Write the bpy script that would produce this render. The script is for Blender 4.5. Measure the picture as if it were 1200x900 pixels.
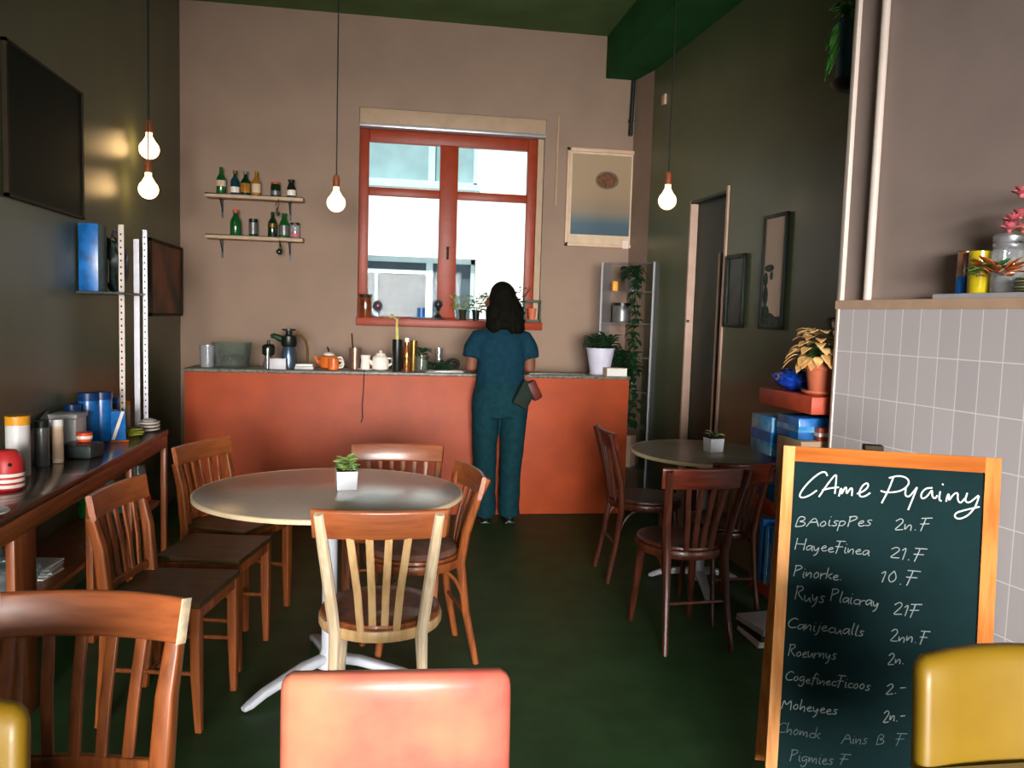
import bpy, bmesh, math, random
from mathutils import Vector, Matrix, noise
random.seed(7)
PI = math.pi
R = math.radians
for o in list(bpy.data.objects):
    bpy.data.objects.remove(o, do_unlink=True)
SC = bpy.context.scene
COL = SC.collection

# ------------------------------------------------------------------ camera
cam_d = bpy.data.cameras.new('camera')
cam_d.sensor_width = 36.0
cam_d.lens = 950 / 1200 * 36.0
cam_d.clip_start = 0.05
cam = bpy.data.objects.new('camera', cam_d)
COL.objects.link(cam)
yaw, pitch, roll = R(9.0606), R(4.691), R(1.7287)
d_ = Vector((math.sin(yaw) * math.cos(pitch), math.cos(yaw) * math.cos(pitch), -math.sin(pitch)))
r0 = Vector((math.cos(yaw), -math.sin(yaw), 0))
u0 = r0.cross(d_)
r_ = math.cos(roll) * r0 + math.sin(roll) * u0
u_ = -math.sin(roll) * r0 + math.cos(roll) * u0
M = Matrix((r_, u_, -d_)).transposed().to_4x4()
M.translation = Vector((0, 0, 1.42))
cam.matrix_world = M
SC.camera = cam

# ------------------------------------------------------------------ light
SC.view_settings.view_transform = 'Standard'
SC.view_settings.look = 'None'
SC.view_settings.exposure = 0.0
SC.view_settings.gamma = 1.0
SC.view_settings.use_curve_mapping = False
world = bpy.data.worlds.new('sky')
SC.world = world
world.use_nodes = True
bg = world.node_tree.nodes['Background']
bg.inputs[0].default_value = (0.86, 0.95, 1.0, 1)
bg.inputs[1].default_value = 1.1

def light(name, kind, loc, energy, color=(1, 1, 1), rot=(0, 0, 0), **kw):
    l = bpy.data.lights.new(name, kind)
    l.energy = energy
    l.color = color
    for k, v in kw.items():
        setattr(l, k, v)
    o = bpy.data.objects.new(name, l)
    COL.objects.link(o)
    o.location = loc
    o.rotation_euler = rot
    return o
sun = light('sun', 'SUN', (0, 0, 12), 8.0, (1, 0.97, 0.92), angle=R(1))
sun.rotation_euler = Vector((0.2, 0.5, -0.85)).to_track_quat('-Z', 'Y').to_euler()
# daylight through the shop front, behind the photographer
light('shopfront_daylight', 'AREA', (-0.05, -5.9, 1.45), 158, (1.0, 0.96, 0.92), (R(83.8), 0, R(-4)),
      shape='RECTANGLE', size=3.6, size_y=1.9, spread=R(46))
# the flash beside the lens
light('camera_flash', 'POINT', (-0.10, 0.0, 1.50), 13, (1.0, 0.97, 0.94), shadow_soft_size=0.03)

# ------------------------------------------------------------------ materials
def lin(c):
    return tuple(((v / 255) / 12.92 if v / 255 <= 0.04045 else ((v / 255 + 0.055) / 1.055) ** 2.4) for v in c) + (1,)

def mat(name, col, rough=0.6, var=0.12, scale=12, metal=0.0, spec=0.4, bump=0.0, stretch=(1, 1, 1), col2=None, detail=3, coat=0.0, crough=0.05, trans=0.0, emit=None, estr=0, bscale=None):
    m = bpy.data.materials.new(name)
    m.use_nodes = True
    nt = m.node_tree
    p = nt.nodes['Principled BSDF']
    c = lin(col)
    c2 = lin(col2) if col2 else tuple(min(1, v * (1 - 2.2 * var)) for v in c[:3]) + (1,)
    tc = nt.nodes.new('ShaderNodeTexCoord')
    mp = nt.nodes.new('ShaderNodeMapping')
    mp.inputs['Scale'].default_value = stretch
    nz = nt.nodes.new('ShaderNodeTexNoise')
    nz.inputs['Scale'].default_value = scale
    nz.inputs['Detail'].default_value = detail
    mx = nt.nodes.new('ShaderNodeMix')
    mx.data_type = 'RGBA'
    mx.inputs['A'].default_value = c2
    mx.inputs['B'].default_value = c
    rp = nt.nodes.new('ShaderNodeMapRange')
    rp.inputs['From Min'].default_value = 0.35
    rp.inputs['From Max'].default_value = 0.62
    L = nt.links.new
    L(tc.outputs['Object'], mp.inputs['Vector'])
    L(mp.outputs[0], nz.inputs['Vector'])
    L(nz.outputs['Fac'], rp.inputs['Value'])
    L(rp.outputs[0], mx.inputs['Factor'])
    L(mx.outputs['Result'], p.inputs['Base Color'])
    p.inputs['Roughness'].default_value = rough
    p.inputs['Metallic'].default_value = metal
    p.inputs['Specular IOR Level'].default_value = spec
    p.inputs['Coat Weight'].default_value = coat
    p.inputs['Coat Roughness'].default_value = crough
    p.inputs['Transmission Weight'].default_value = trans
    if emit:
        p.inputs['Emission Color'].default_value = emit + (1,)
        p.inputs['Emission Strength'].default_value = estr
    if bump:
        b = nt.nodes.new('ShaderNodeBump')
        b.inputs['Strength'].default_value = bump
        b.inputs['Distance'].default_value = 0.01
        if bscale:
            n2 = nt.nodes.new('ShaderNodeTexNoise')
            n2.inputs['Scale'].default_value = bscale
            L(tc.outputs['Object'], n2.inputs['Vector'])
            L(n2.outputs['Fac'], b.inputs['Height'])
        else:
            L(nz.outputs['Fac'], b.inputs['Height'])
        L(b.outputs[0], p.inputs['Normal'])
    return m

def wood(name, col, col2, rough=0.4, axis='z', coat=0.1, spec=0.4, crough=0.05):
    st = {'x': (1.5, 22, 22), 'y': (22, 1.5, 22), 'z': (22, 22, 1.5)}[axis]
    return mat(name, col, rough, 0, 2.2, stretch=st, col2=col2, detail=4, coat=coat, spec=spec, crough=crough, bump=0.05)

def thin_glass(name, tint=(255, 255, 255), gloss=0.12, haze=0.0, rough=0.03, fk=0.45):
    m = bpy.data.materials.new(name)
    m.use_nodes = True
    nt = m.node_tree
    nt.nodes.clear()
    out = nt.nodes.new('ShaderNodeOutputMaterial')
    tr = nt.nodes.new('ShaderNodeBsdfTransparent')
    tr.inputs[0].default_value = lin(tint)
    gl = nt.nodes.new('ShaderNodeBsdfGlossy')
    gl.inputs['Roughness'].default_value = rough
    df = nt.nodes.new('ShaderNodeBsdfDiffuse')
    df.inputs[0].default_value = lin((225, 228, 230))
    fr = nt.nodes.new('ShaderNodeLayerWeight')
    fr.inputs['Blend'].default_value = 0.25
    ma = nt.nodes.new('ShaderNodeMath')
    ma.operation = 'MULTIPLY_ADD'
    ma.inputs[1].default_value = fk
    ma.inputs[2].default_value = gloss * 0.5
    m1 = nt.nodes.new('ShaderNodeMixShader')
    m2 = nt.nodes.new('ShaderNodeMixShader')
    m2.inputs[0].default_value = haze
    L = nt.links.new
    L(fr.outputs['Fresnel'], ma.inputs[0])
    L(ma.outputs[0], m1.inputs[0])
    L(tr.outputs[0], m1.inputs[1])
    L(gl.outputs[0], m1.inputs[2])
    L(m1.outputs[0], m2.inputs[1])
    L(df.outputs[0], m2.inputs[2])
    L(m2.outputs[0], out.inputs[0])
    return m

def emitm(name, col, s):
    m = bpy.data.materials.new(name)
    m.use_nodes = True
    nt = m.node_tree
    nt.nodes.clear()
    out = nt.nodes.new('ShaderNodeOutputMaterial')
    e = nt.nodes.new('ShaderNodeEmission')
    e.inputs[0].default_value = col + (1,)
    e.inputs[1].default_value = s
    nt.links.new(e.outputs[0], out.inputs[0])
    return m

def tile_mat(name, tw, th):
    """wall tiles: v = local z, u = local x of the tile panel"""
    m = mat(name, (176, 152, 146), 0.35, 0.05, 5, bump=0)
    nt = m.node_tree
    p = nt.nodes['Principled BSDF']
    tc = nt.nodes.new('ShaderNodeTexCoord')
    mp = nt.nodes.new('ShaderNodeMapping')
    mp.inputs['Rotation'].default_value = (R(90), 0, 0)
    br = nt.nodes.new('ShaderNodeTexBrick')
    br.offset = 0.0
    br.inputs['Color1'].default_value = lin((218, 210, 212))
    br.inputs['Color2'].default_value = lin((208, 201, 203))
    br.inputs['Mortar'].default_value = lin((252, 250, 248))
    br.inputs['Scale'].default_value = 1.0
    br.inputs['Mortar Size'].default_value = 0.0022
    br.inputs['Brick Width'].default_value = tw
    br.inputs['Row Height'].default_value = th
    nt.links.new(tc.outputs['Object'], mp.inputs['Vector'])
    nt.links.new(mp.outputs[0], br.inputs['Vector'])
    nt.links.new(br.outputs['Color'], p.inputs['Base Color'])
    return m

MT = dict(
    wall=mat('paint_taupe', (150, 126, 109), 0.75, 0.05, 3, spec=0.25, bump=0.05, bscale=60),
    side=mat('paint_taupe_satin_shaded', (94, 100, 70), 0.34, 0.05, 3, spec=0.35, bump=0.04, bscale=60),  # same paint as the back wall; side-wall shade put into a darker, greener colour
    ceil=mat('paint_dark_green', (102, 128, 84), 0.9, 0.08, 3, spec=0.1),
    beam=mat('paint_deep_green', (44, 98, 52), 0.9, 0.08, 3, spec=0.1),
    floor=mat('floor_dark_linoleum', (47, 78, 45), 0.5, 0.12, 6, spec=0.2, bump=0.03),
    upper=mat('paint_mauve_taupe', (150, 132, 124), 0.7, 0.05, 3, spec=0.25, bump=0.05, bscale=60),
    white=mat('white_gloss_paint', (226, 210, 198), 0.35, 0.03),
    peach=mat('peach_trim', (214, 178, 150), 0.5, 0.05),
    jamb=mat('jamb_pink_cream', (214, 180, 160), 0.5, 0.05),
    doorleaf=mat('door_dark_green', (26, 44, 26), 0.5, 0.1),
    redframe=mat('window_red_brown', (150, 50, 10), 0.45, 0.08, 14),
    shutter=mat('shutter_box_cream', (178, 150, 122), 0.6, 0.05),
    alu=mat('aluminium', (190, 190, 196), 0.35, 0.05, metal=0.6),
    counter=mat('counter_terracotta', (170, 69, 28), 0.55, 0.08, 5),
    worktop=mat('worktop_grey', (120, 118, 108), 0.4, 0.25, 40),
    lam=mat('laminate_taupe', (186, 168, 156), 0.28, 0.03, 60, spec=0.9, coat=1.0, crough=0.24),
    lamdark=mat('laminate_grey_brown', (152, 138, 124), 0.32, 0.06, 60, spec=0.5),
    edge=mat('table_edge_cream', (232, 208, 168), 0.4, 0.05),
    whitemetal=mat('white_powder_coat', (206, 210, 220), 0.35, 0.03),
    pot_white=mat('white_pot', (222, 226, 232), 0.4, 0.03),
    pot_grey=mat('pale_lilac_pot', (206, 204, 222), 0.45, 0.04),
    soil=mat('soil', (48, 34, 24), 0.95, 0.3, 40),
    leaf=mat('leaf_green', (64, 120, 48), 0.5, 0.3, 25),
    leafdk=mat('leaf_dark_green', (22, 62, 26), 0.5, 0.3, 25),
    leaflt=mat('leaf_pale_green', (150, 180, 96), 0.5, 0.25, 25),
    leafcream=mat('leaf_cream_yellow', (236, 206, 140), 0.55, 0.2, 18, col2=(206, 150, 88)),
    terracotta=mat('terracotta', (206, 112, 78), 0.75, 0.08, 9),
    blueplastic=mat('blue_plastic', (24, 118, 200), 0.3, 0.25, 16, spec=0.6),
    bluedk=mat('blue_dark', (16, 62, 120), 0.35, 0.25, 14),
    bluepack=mat('blue_pack_print', (40, 140, 204), 0.4, 0, 14, col2=(150, 196, 220)),
    teal=mat('teal_pack', (18, 88, 96), 0.45, 0.3, 18),
    whiteplastic=mat('white_plastic', (218, 214, 212), 0.35, 0.04),
    orangecap=mat('orange_cap', (232, 158, 36), 0.4, 0.06),
    greymetal=mat('grey_steel', (122, 122, 122), 0.35, 0.08, metal=0.5),
    darkmetal=mat('dark_steel', (40, 46, 44), 0.4, 0.1, metal=0.4),
    chrome=mat('chrome', (210, 210, 210), 0.15, 0.03, metal=0.9),
    copper=mat('copper', (196, 120, 70), 0.25, 0.08, metal=0.8),
    gold=mat('old_gold', (120, 92, 40), 0.3, 0.12, metal=0.6),
    black=mat('black_plastic', (20, 26, 20), 0.35, 0.1),
    cream=mat('cream_paper', (214, 190, 160), 0.7, 0.06),
    beige=mat('beige_card', (196, 166, 138), 0.7, 0.06),
    red=mat('red_plastic', (190, 44, 44), 0.45, 0.08),
    redorange=mat('red_orange_board', (196, 78, 48), 0.45, 0.1),
    orange=mat('orange_glaze', (224, 112, 44), 0.3, 0.1),
    ceramic=mat('white_ceramic', (240, 232, 220), 0.2, 0.03, spec=0.6),
    paper=mat('white_paper', (228, 226, 222), 0.8, 0.03),
    gglass=mat('green_bottle_glass', (20, 96, 40), 0.12, 0.2, 10, spec=0.8),
    dkglass=mat('dark_green_bottle_glass', (14, 50, 26), 0.12, 0.2, 10, spec=0.8),
    blglass=mat('blue_green_bottle_glass', (16, 66, 78), 0.12, 0.2, 10, spec=0.8),
    amglass=mat('amber_bottle_glass', (176, 120, 36), 0.14, 0.2, 10, spec=0.8),
    brglass=mat('amber_jar_glass', (128, 60, 26), 0.15, 0.25, 12, spec=0.8),
    clear=thin_glass('clear_glass', (232, 240, 232), 0.10, 0.05),
    pane=thin_glass('window_pane_glass', (250, 252, 252), 0.006, 0.0, 0.0, fk=0.01),
    acry=thin_glass('acrylic', (244, 246, 250), 0.03, 0.07),
    acryedge=thin_glass('acrylic_edge', (222, 226, 240), 0.05, 0.5),
    jar=thin_glass('storage_jar_glass', (225, 228, 232), 0.25, 0.22),
    yglass=mat('yellow_glass', (206, 182, 30), 0.15, 0.15, 12, spec=0.8),
    bag=thin_glass('clear_bag', (205, 222, 225), 0.18, 0.14, 0.12),
    cord=mat('cord_black', (22, 30, 18), 0.6, 0.1),
    socket=mat('socket_orange_wood', (150, 78, 40), 0.5, 0.15),
    bulb=emitm('glowing_bulb', (1.0, 0.70, 0.40), 2.9),
    bulbwarm=emitm('glowing_bulb_warm', (1.0, 0.62, 0.26), 10),
    halo=mat('copper_bulb_neck', (235, 140, 60), 0.25, 0.05, metal=0.3, emit=(1.0, 0.5, 0.15), estr=1.2),
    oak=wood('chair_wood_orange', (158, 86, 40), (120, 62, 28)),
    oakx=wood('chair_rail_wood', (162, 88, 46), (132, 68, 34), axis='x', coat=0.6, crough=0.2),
    oaky=wood('table_wood', (172, 98, 48), (128, 66, 30), axis='y'),
    tabletop=wood('shelf_table_top', (92, 66, 46), (66, 46, 32), rough=0.22, axis='y', coat=0.3),
    seat=wood('seat_dark_wood', (84, 64, 34), (60, 45, 22), axis='y'),
    maple=wood('cream_painted_wood', (236, 216, 186), (214, 188, 150)),
    birch=wood('pale_slat_wood', (230, 190, 136), (208, 164, 110)),
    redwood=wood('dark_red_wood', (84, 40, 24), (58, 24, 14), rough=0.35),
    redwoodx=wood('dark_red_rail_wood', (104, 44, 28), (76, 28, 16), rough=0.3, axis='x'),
    wornend=mat('worn_end_grain', (222, 200, 166), 0.7, 0.15, 40),
    vinylred=mat('red_vinyl', (192, 92, 80), 0.38, 0, 5, col2=(206, 130, 98), detail=5, bump=0.04, bscale=40, coat=0.15),
    vinylyel=mat('yellow_vinyl', (124, 96, 14), 0.45, 0, 5, col2=(114, 86, 12), bump=0.04, bscale=40, coat=0.06),
    slate=mat('slate_board', (19, 40, 42), 0.85, 0.1, 6, spec=0.06),
    chalkdim=mat('chalk_thin', (158, 168, 168), 0.95, 0.1, 200),
    chalkfaint=mat('chalk_faint', (98, 112, 112), 0.95, 0.1, 200),
    pad=mat('seat_pad_brown', (128, 88, 72), 0.7, 0.12, 20),
    chalk=mat('chalk_white', (226, 228, 226), 0.95, 0.06, 200),
    frameoak=wood('board_frame_wood', (200, 126, 66), (172, 100, 46), rough=0.8, coat=0.0, spec=0.08),
    framesheen=wood('board_stile_sheen_wood', (220, 158, 102), (196, 128, 72), rough=0.8, coat=0.0, spec=0.08),  # flash sheen on the left stile, put into a lighter wood colour
    frameoakx=wood('board_rail_wood', (176, 100, 42), (150, 80, 30), rough=0.8, axis='x', coat=0.0, spec=0.08),
    skin=mat('skin', (116, 70, 48), 0.6, 0.05, 20),
    hair=mat('dark_brown_hair', (16, 16, 9), 0.85, 0.3, 30, spec=0.08, stretch=(6, 6, 0.6)),
    shirt=mat('teal_shirt', (12, 50, 66), 0.85, 0.12, 30, spec=0.15),
    jeans=mat('dark_blue_trousers', (12, 52, 60), 0.85, 0.14, 30, spec=0.15),
    leather=mat('dark_red_leather', (96, 36, 26), 0.5, 0.2, 20),
    baggreen=mat('dark_green_cloth', (16, 34, 24), 0.8, 0.2, 20),
    facade=mat('white_render', (236, 234, 228), 0.9, 0.03, 4),
    outglass=mat('far_window_glass', (140, 168, 172), 0.9, 0.08, 3, spec=0.0),
    outglass2=mat('far_window_grey', (80, 94, 102), 0.9, 0.12, 3, spec=0.0),
    outframe=mat('far_window_frame', (176, 200, 204), 0.5, 0.04),
    screen=mat('dark_gloss', (8, 24, 10), 0.6, 0.05, spec=0.08),
    brownframe=mat('brown_frame', (48, 38, 22), 0.6, 0.1, spec=0.15),
    blackframe=mat('black_green_frame', (20, 34, 24), 0.5, 0.1),
    pink=mat('pink_petal', (222, 110, 120), 0.6, 0.2, 30),
    slab=mat('grey_marble_slab', (190, 188, 192), 0.4, 0.06),
    cloth=mat('green_yellow_cloth', (150, 150, 50), 0.9, 0.3, 30),
    darkbag=mat('dark_bag', (40, 52, 50), 0.5, 0.4, 20),
)

def ramp_mat(name, stops, axis=2, lo=0, hi=1, rough=0.5, extra_noise=0.0):
    """colour bands along a local axis (printed picture or dyed bottle)"""
    m = bpy.data.materials.new(name)
    m.use_nodes = True
    nt = m.node_tree
    p = nt.nodes['Principled BSDF']
    p.inputs['Roughness'].default_value = rough
    tc = nt.nodes.new('ShaderNodeTexCoord')
    sx = nt.nodes.new('ShaderNodeSeparateXYZ')
    mr = nt.nodes.new('ShaderNodeMapRange')
    mr.inputs['From Min'].default_value = lo
    mr.inputs['From Max'].default_value = hi
    cr = nt.nodes.new('ShaderNodeValToRGB')
    el = cr.color_ramp.elements
    while len(el) > 1:
        el.remove(el[0])
    el[0].position, el[0].color = stops[0][0], lin(stops[0][1])
    for pos, c in stops[1:]:
        e = el.new(pos)
        e.color = lin(c)
    L = nt.links.new
    L(tc.outputs['Object'], sx.inputs[0])
    L(sx.outputs[axis], mr.inputs['Value'])
    if extra_noise:
        nz = nt.nodes.new('ShaderNodeTexNoise')
        nz.inputs['Scale'].default_value = 14
        ma = nt.nodes.new('ShaderNodeMath')
        ma.operation = 'MULTIPLY_ADD'
        ma.inputs[1].default_value = extra_noise
        L(tc.outputs['Object'], nz.inputs['Vector'])
        L(nz.outputs['Fac'], ma.inputs[0])
        L(mr.outputs[0], ma.inputs[2])
        L(ma.outputs[0], cr.inputs[0])
    else:
        L(mr.outputs[0], cr.inputs[0])
    L(cr.outputs[0], p.inputs['Base Color'])
    return m

# ------------------------------------------------------------------ mesh helpers
class MB:
    def __init__(s):
        s.b = bmesh.new()
        s.mi = 0
    def _new(s, verts, faces):
        vs = [s.b.verts.new(v) for v in verts]
        for f in faces:
            try:
                fc = s.b.faces.new([vs[i] for i in f])
                fc.material_index = s.mi
            except ValueError:
                pass
        return vs
    def box(s, c, d, rz=0, bev=0.0, rx=0, ry=0):
        t = bmesh.new()
        bmesh.ops.create_cube(t, size=1)
        for v in t.verts:
            v.co = Vector((v.co.x * d[0], v.co.y * d[1], v.co.z * d[2]))
        if bev:
            bmesh.ops.bevel(t, geom=list(t.edges), offset=bev, segments=2, affect='EDGES', profile=0.5)
        mt = Matrix.Translation(Vector(c)) @ Matrix.Rotation(rz, 4, 'Z') @ Matrix.Rotation(ry, 4, 'Y') @ Matrix.Rotation(rx, 4, 'X')
        s.merge(t, mt)
        return s
    def merge(s, t, mt=Matrix()):
        t.verts.index_update()
        vs = [s.b.verts.new(mt @ v.co) for v in t.verts]
        for f in t.faces:
            fc = s.b.faces.new([vs[v.index] for v in f.verts])
            fc.material_index = s.mi
        t.free()
    def bx(s, x0, x1, y0, y1, z0, z1, bev=0.0):
        return s.box(((x0 + x1) / 2, (y0 + y1) / 2, (z0 + z1) / 2), (abs(x1 - x0), abs(y1 - y0), abs(z1 - z0)), bev=bev)
    def lathe(s, prof, c=(0, 0, 0), n=24, sx=1, sy=1, cap=True):
        vs, rings = [], []
        c = Vector(c)
        for r, z in prof:
            ring = []
            for k in range(n):
                a = 2 * PI * k / n
                ring.append(s.b.verts.new(c + Vector((r * math.cos(a) * sx, r * math.sin(a) * sy, z))))
            rings.append(ring)
        for a, b in zip(rings, rings[1:]):
            for k in range(n):
                f = s.b.faces.new((a[k], a[(k + 1) % n], b[(k + 1) % n], b[k]))
                f.material_index = s.mi
        if cap:
            for ring, rev in ((rings[0], True), (rings[-1], False)):
                f = s.b.faces.new(ring[::-1] if rev else ring)
                f.material_index = s.mi
        return s
    def cyl(s, p0, p1, r0, r1=None, n=12):
        return s.sweep([p0, p1], [r0, r1 if r1 is not None else r0], n)
    def sweep(s, pts, rad, n=8, sec=None, up=(0, 0, 1), closed_caps=True):
        """sweep a circle (rad: number or list) or a 2-D section along points"""
        pts = [Vector(p) for p in pts]
        up = Vector(up)
        rings = []
        N = len(pts)
        for i, p in enumerate(pts):
            t = (pts[min(i + 1, N - 1)] - pts[max(i - 1, 0)]).normalized()
            sd = t.cross(up)
            if sd.length < 0.05:
                sd = t.cross(Vector((0, 1, 0.01)))
            sd.normalize()
            uu = sd.cross(t).normalized()
            if sec is None:
                if i:
                    sd = psd - t * psd.dot(t)
                    sd.normalize()
                    uu = sd.cross(t).normalized()
                psd = sd
                r = rad[i] if isinstance(rad, (list, tuple)) else rad
                ring = [p + sd * (r * math.cos(2 * PI * k / n)) + uu * (r * math.sin(2 * PI * k / n)) for k in range(n)]
            else:
                k_ = rad[i] if isinstance(rad, (list, tuple)) else 1.0
                ring = [p + sd * (a * k_) + uu * (b * k_) for a, b in sec]
            rings.append([s.b.verts.new(q) for q in ring])
        m = len(rings[0])
        for a, b in zip(rings, rings[1:]):
            for k in range(m):
                f = s.b.faces.new((a[k], a[(k + 1) % m], b[(k + 1) % m], b[k]))
                f.material_index = s.mi
        if closed_caps:
            for ring, rev in ((rings[0], True), (rings[-1], False)):
                f = s.b.faces.new(ring[::-1] if rev else ring)
                f.material_index = s.mi
        return s
    def ell(s, c, r, n=16, m=10, rz=0, rx=0, ry=0):
        t = bmesh.new()
        bmesh.ops.create_uvsphere(t, u_segments=n, v_segments=m, radius=1)
        mt = Matrix.Translation(Vector(c)) @ Matrix.Rotation(rz, 4, 'Z') @ Matrix.Rotation(ry, 4, 'Y') @ Matrix.Rotation(rx, 4, 'X') @ Matrix.Diagonal(Vector((r[0], r[1], r[2], 1)))
        s.merge(t, mt)
        return s
    def prism(s, poly, z0, z1):
        n = len(poly)
        vs = [(x, y, z0) for x, y in poly] + [(x, y, z1) for x, y in poly]
        s._new(vs, [tuple(range(n))[::-1], tuple(range(n, 2 * n))] + [(i, (i + 1) % n, n + (i + 1) % n, n + i) for i in range(n)])
        return s
    def hexa(s, p):
        """8 points: bottom ring 0-3, top ring 4-7"""
        s._new(p, [(3, 2, 1, 0), (4, 5, 6, 7), (0, 1, 5, 4), (1, 2, 6, 5), (2, 3, 7, 6), (3, 0, 4, 7)])
        return s
    def leaf(s, base, dirv, ln, wd, droop=0.3, up=(0, 0, 1), th=0.0012):
        base = Vector(base)
        dv = Vector(dirv).normalized()
        sd = dv.cross(Vector(up))
        if sd.length < 0.05:
            sd = Vector((1, 0, 0))
        sd.normalize()
        nn = sd.cross(dv).normalized()
        prof = [(0, 0.12), (0.25, 0.8), (0.5, 1.0), (0.78, 0.62), (1.0, 0.03)]
        top, bot = [], []
        for t, w in prof:
            c = base + dv * (ln * t) - Vector((0, 0, 1)) * (droop * ln * t * t)
            row = [c - sd * (w * wd / 2) + nn * (0.12 * wd * w), c, c + sd * (w * wd / 2) + nn * (0.12 * wd * w)]
            top.append([s.b.verts.new(q + nn * th) for q in row])
            bot.append([s.b.verts.new(q - nn * th) for q in row])
        def q4(a, b, c, d):
            f = s.b.faces.new((a, b, c, d))
            f.material_index = s.mi
        for i in range(4):
            for j in range(2):
                q4(top[i][j], top[i][j + 1], top[i + 1][j + 1], top[i + 1][j])
                q4(bot[i][j + 1], bot[i][j], bot[i + 1][j], bot[i + 1][j + 1])
            q4(top[i][0], top[i + 1][0], bot[i + 1][0], bot[i][0])
            q4(top[i + 1][2], top[i][2], bot[i][2], bot[i + 1][2])
        return s
    def build(s, name, mats, parent=None, smooth=True, ang=35):
        bmesh.ops.recalc_face_normals(s.b, faces=list(s.b.faces))
        me = bpy.data.meshes.new(name)
        s.b.to_mesh(me)
        s.b.free()
        if not isinstance(mats, (list, tuple)):
            mats = [mats]
        for m in mats:
            me.materials.append(m)
        o = bpy.data.objects.new(name, me)
        COL.objects.link(o)
        if smooth:
            me.shade_smooth()
            try:
                me.set_sharp_from_angle(angle=R(ang))
            except Exception:
                pass
        if parent is not None:
            o.parent = parent
        return o

def tag(o, label=None, cat=None, group=None, kind=None):
    if label: o['label'] = label
    if cat: o['category'] = cat
    if group: o['group'] = group
    if kind: o['kind'] = kind
    return o

def thing(name, label, cat, loc=(0, 0, 0), rz=0, group=None):
    o = bpy.data.objects.new(name, None)
    o.empty_display_size = 0.05
    COL.objects.link(o)
    o.location = loc
    o.rotation_euler = (0, 0, rz)
    return tag(o, label, cat, group)

def struct(name, mb, m, parent=None, label=None, **kw):
    o = mb.build(name, m, parent, **kw)
    if parent is None:
        o['kind'] = 'structure'
    if label:
        o['label'] = label
    return o

def dup(root, loc, rz, label, group=None):
    r = root.copy()
    COL.objects.link(r)
    r.location = loc
    r.rotation_euler = (0, 0, rz)
    r['label'] = label
    if group: r['group'] = group
    for ch in list(root.children):
        c = ch.copy()
        COL.objects.link(c)
        c.parent = r
        for g in list(ch.children):
            d = g.copy()
            COL.objects.link(d)
            d.parent = c
    return r

def rrect(w, h, r=0.006, n=3):
    pts = []
    for cx, cy, a0 in ((w / 2 - r, h / 2 - r, 0), (-w / 2 + r, h / 2 - r, 90), (-w / 2 + r, -h / 2 + r, 180), (w / 2 - r, -h / 2 + r, 270)):
        for k in range(n + 1):
            a = R(a0 + 90 * k / n)
            pts.append((cx + r * math.cos(a), cy + r * math.sin(a)))
    return pts

# ================================================================== SETTING
ZC = 3.665
YB = 6.45
XL = -1.518
def xr(y):
    return (2.28025 - 0.0431 * y) / 0.99907
def xt(y):           # tiled half wall
    return 1.911 + (3.2 - y) * 0.1349
def xu(y):           # painted wall above it
    return 1.911 + (3.2 - y) * 0.32

struct('floor', MB().bx(-1.8, 3.3, -6.3, 6.9, -0.12, 0), MT['floor'])
struct('ceiling', MB().bx(-1.8, 3.3, -6.3, 6.9, ZC, ZC + 0.15), MT['ceil'])
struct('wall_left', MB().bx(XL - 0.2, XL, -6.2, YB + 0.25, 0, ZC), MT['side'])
WX0, WX1, WZ0, WZ1 = -0.21, 1.235, 1.327, 2.841
b = MB()
b.bx(XL, WX0, YB, YB + 0.25, 0, ZC)
b.bx(WX1, 1.96, YB, YB + 0.25, 0, ZC)
b.bx(WX0, WX1, YB, YB + 0.25, 0, WZ0)
b.bx(WX0, WX1, YB, YB + 0.25, WZ1, ZC)
b.prism([(1.958, 6.45), (2.017, 6.152), (2.25, 6.152), (2.25, 6.70), (1.958, 6.70)], 0, ZC)
struct('wall_back', b, MT['wall'], smooth=False)

DY0, DY1, DZ = 4.79, 5.345, 2.235
b = MB()
def seg(y0, y1, z0, z1):
    b.prism([(xr(y0), y0), (xr(y1), y1), (xr(y1) + 0.2, y1), (xr(y0) + 0.2, y0)], z0, z1)
seg(3.2, DY0, 0, ZC)
seg(DY0, DY1, DZ, ZC)
seg(DY1, 6.152, 0, ZC)
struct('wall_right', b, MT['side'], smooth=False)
struct('wall_right_near', MB().bx(2.75, 2.95, -6.2, 1.0, 0, ZC), MT['side'])
# partition: tiled half wall below, painted wall above
b = MB()
b.mi = 0
b.prism([(1.911, 3.2), (2.35, 3.2), (2.95, 1.0), (xt(1.0), 1.0)], 0, 1.50)
b.mi = 1
b.prism([(1.911, 3.2), (2.35, 3.2), (2.95, 1.0), (xu(1.0), 1.0)], 1.50, ZC)
part = struct('wall_partition', b, [MT['upper'], MT['upper']], smooth=False)
ta = math.atan2(1.0 - 3.2, xt(1.0) - xt(3.2))
tl = math.hypot(2.2, xt(1.0) - 1.911)
p_ = struct('tiling', MB().bx(0.0, tl, -0.006, 0.004, -1.5, -0.002), tile_mat('wall_tiles_pink_grey', 0.0914, 0.18), part, label='pinkish grey tiles with pale grout')
p_.location = (1.911, 3.2, 1.5)
p_.rotation_euler = (0, 0, ta)
b = MB().prism([(1.894, 3.21), (1.93, 3.21), (xu(1.0) + 0.01, 1.0), (xt(1.0) - 0.014, 1.0)], 1.497, 1.533)
struct('trim_1', b, MT['peach'], label='peach wooden ledge capping the tiled half wall', smooth=False)
b = MB().box((1.912, 3.198, 1.533 + (ZC - 1.533) / 2), (0.026, 0.03, ZC - 1.533), bev=0.004)
b.box((1.910, 3.204, 0.7485), (0.020, 0.02, 1.497), bev=0.003)
struct('trim_2', b, MT['white'], label='white corner bead on the end of the partition wall')
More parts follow.
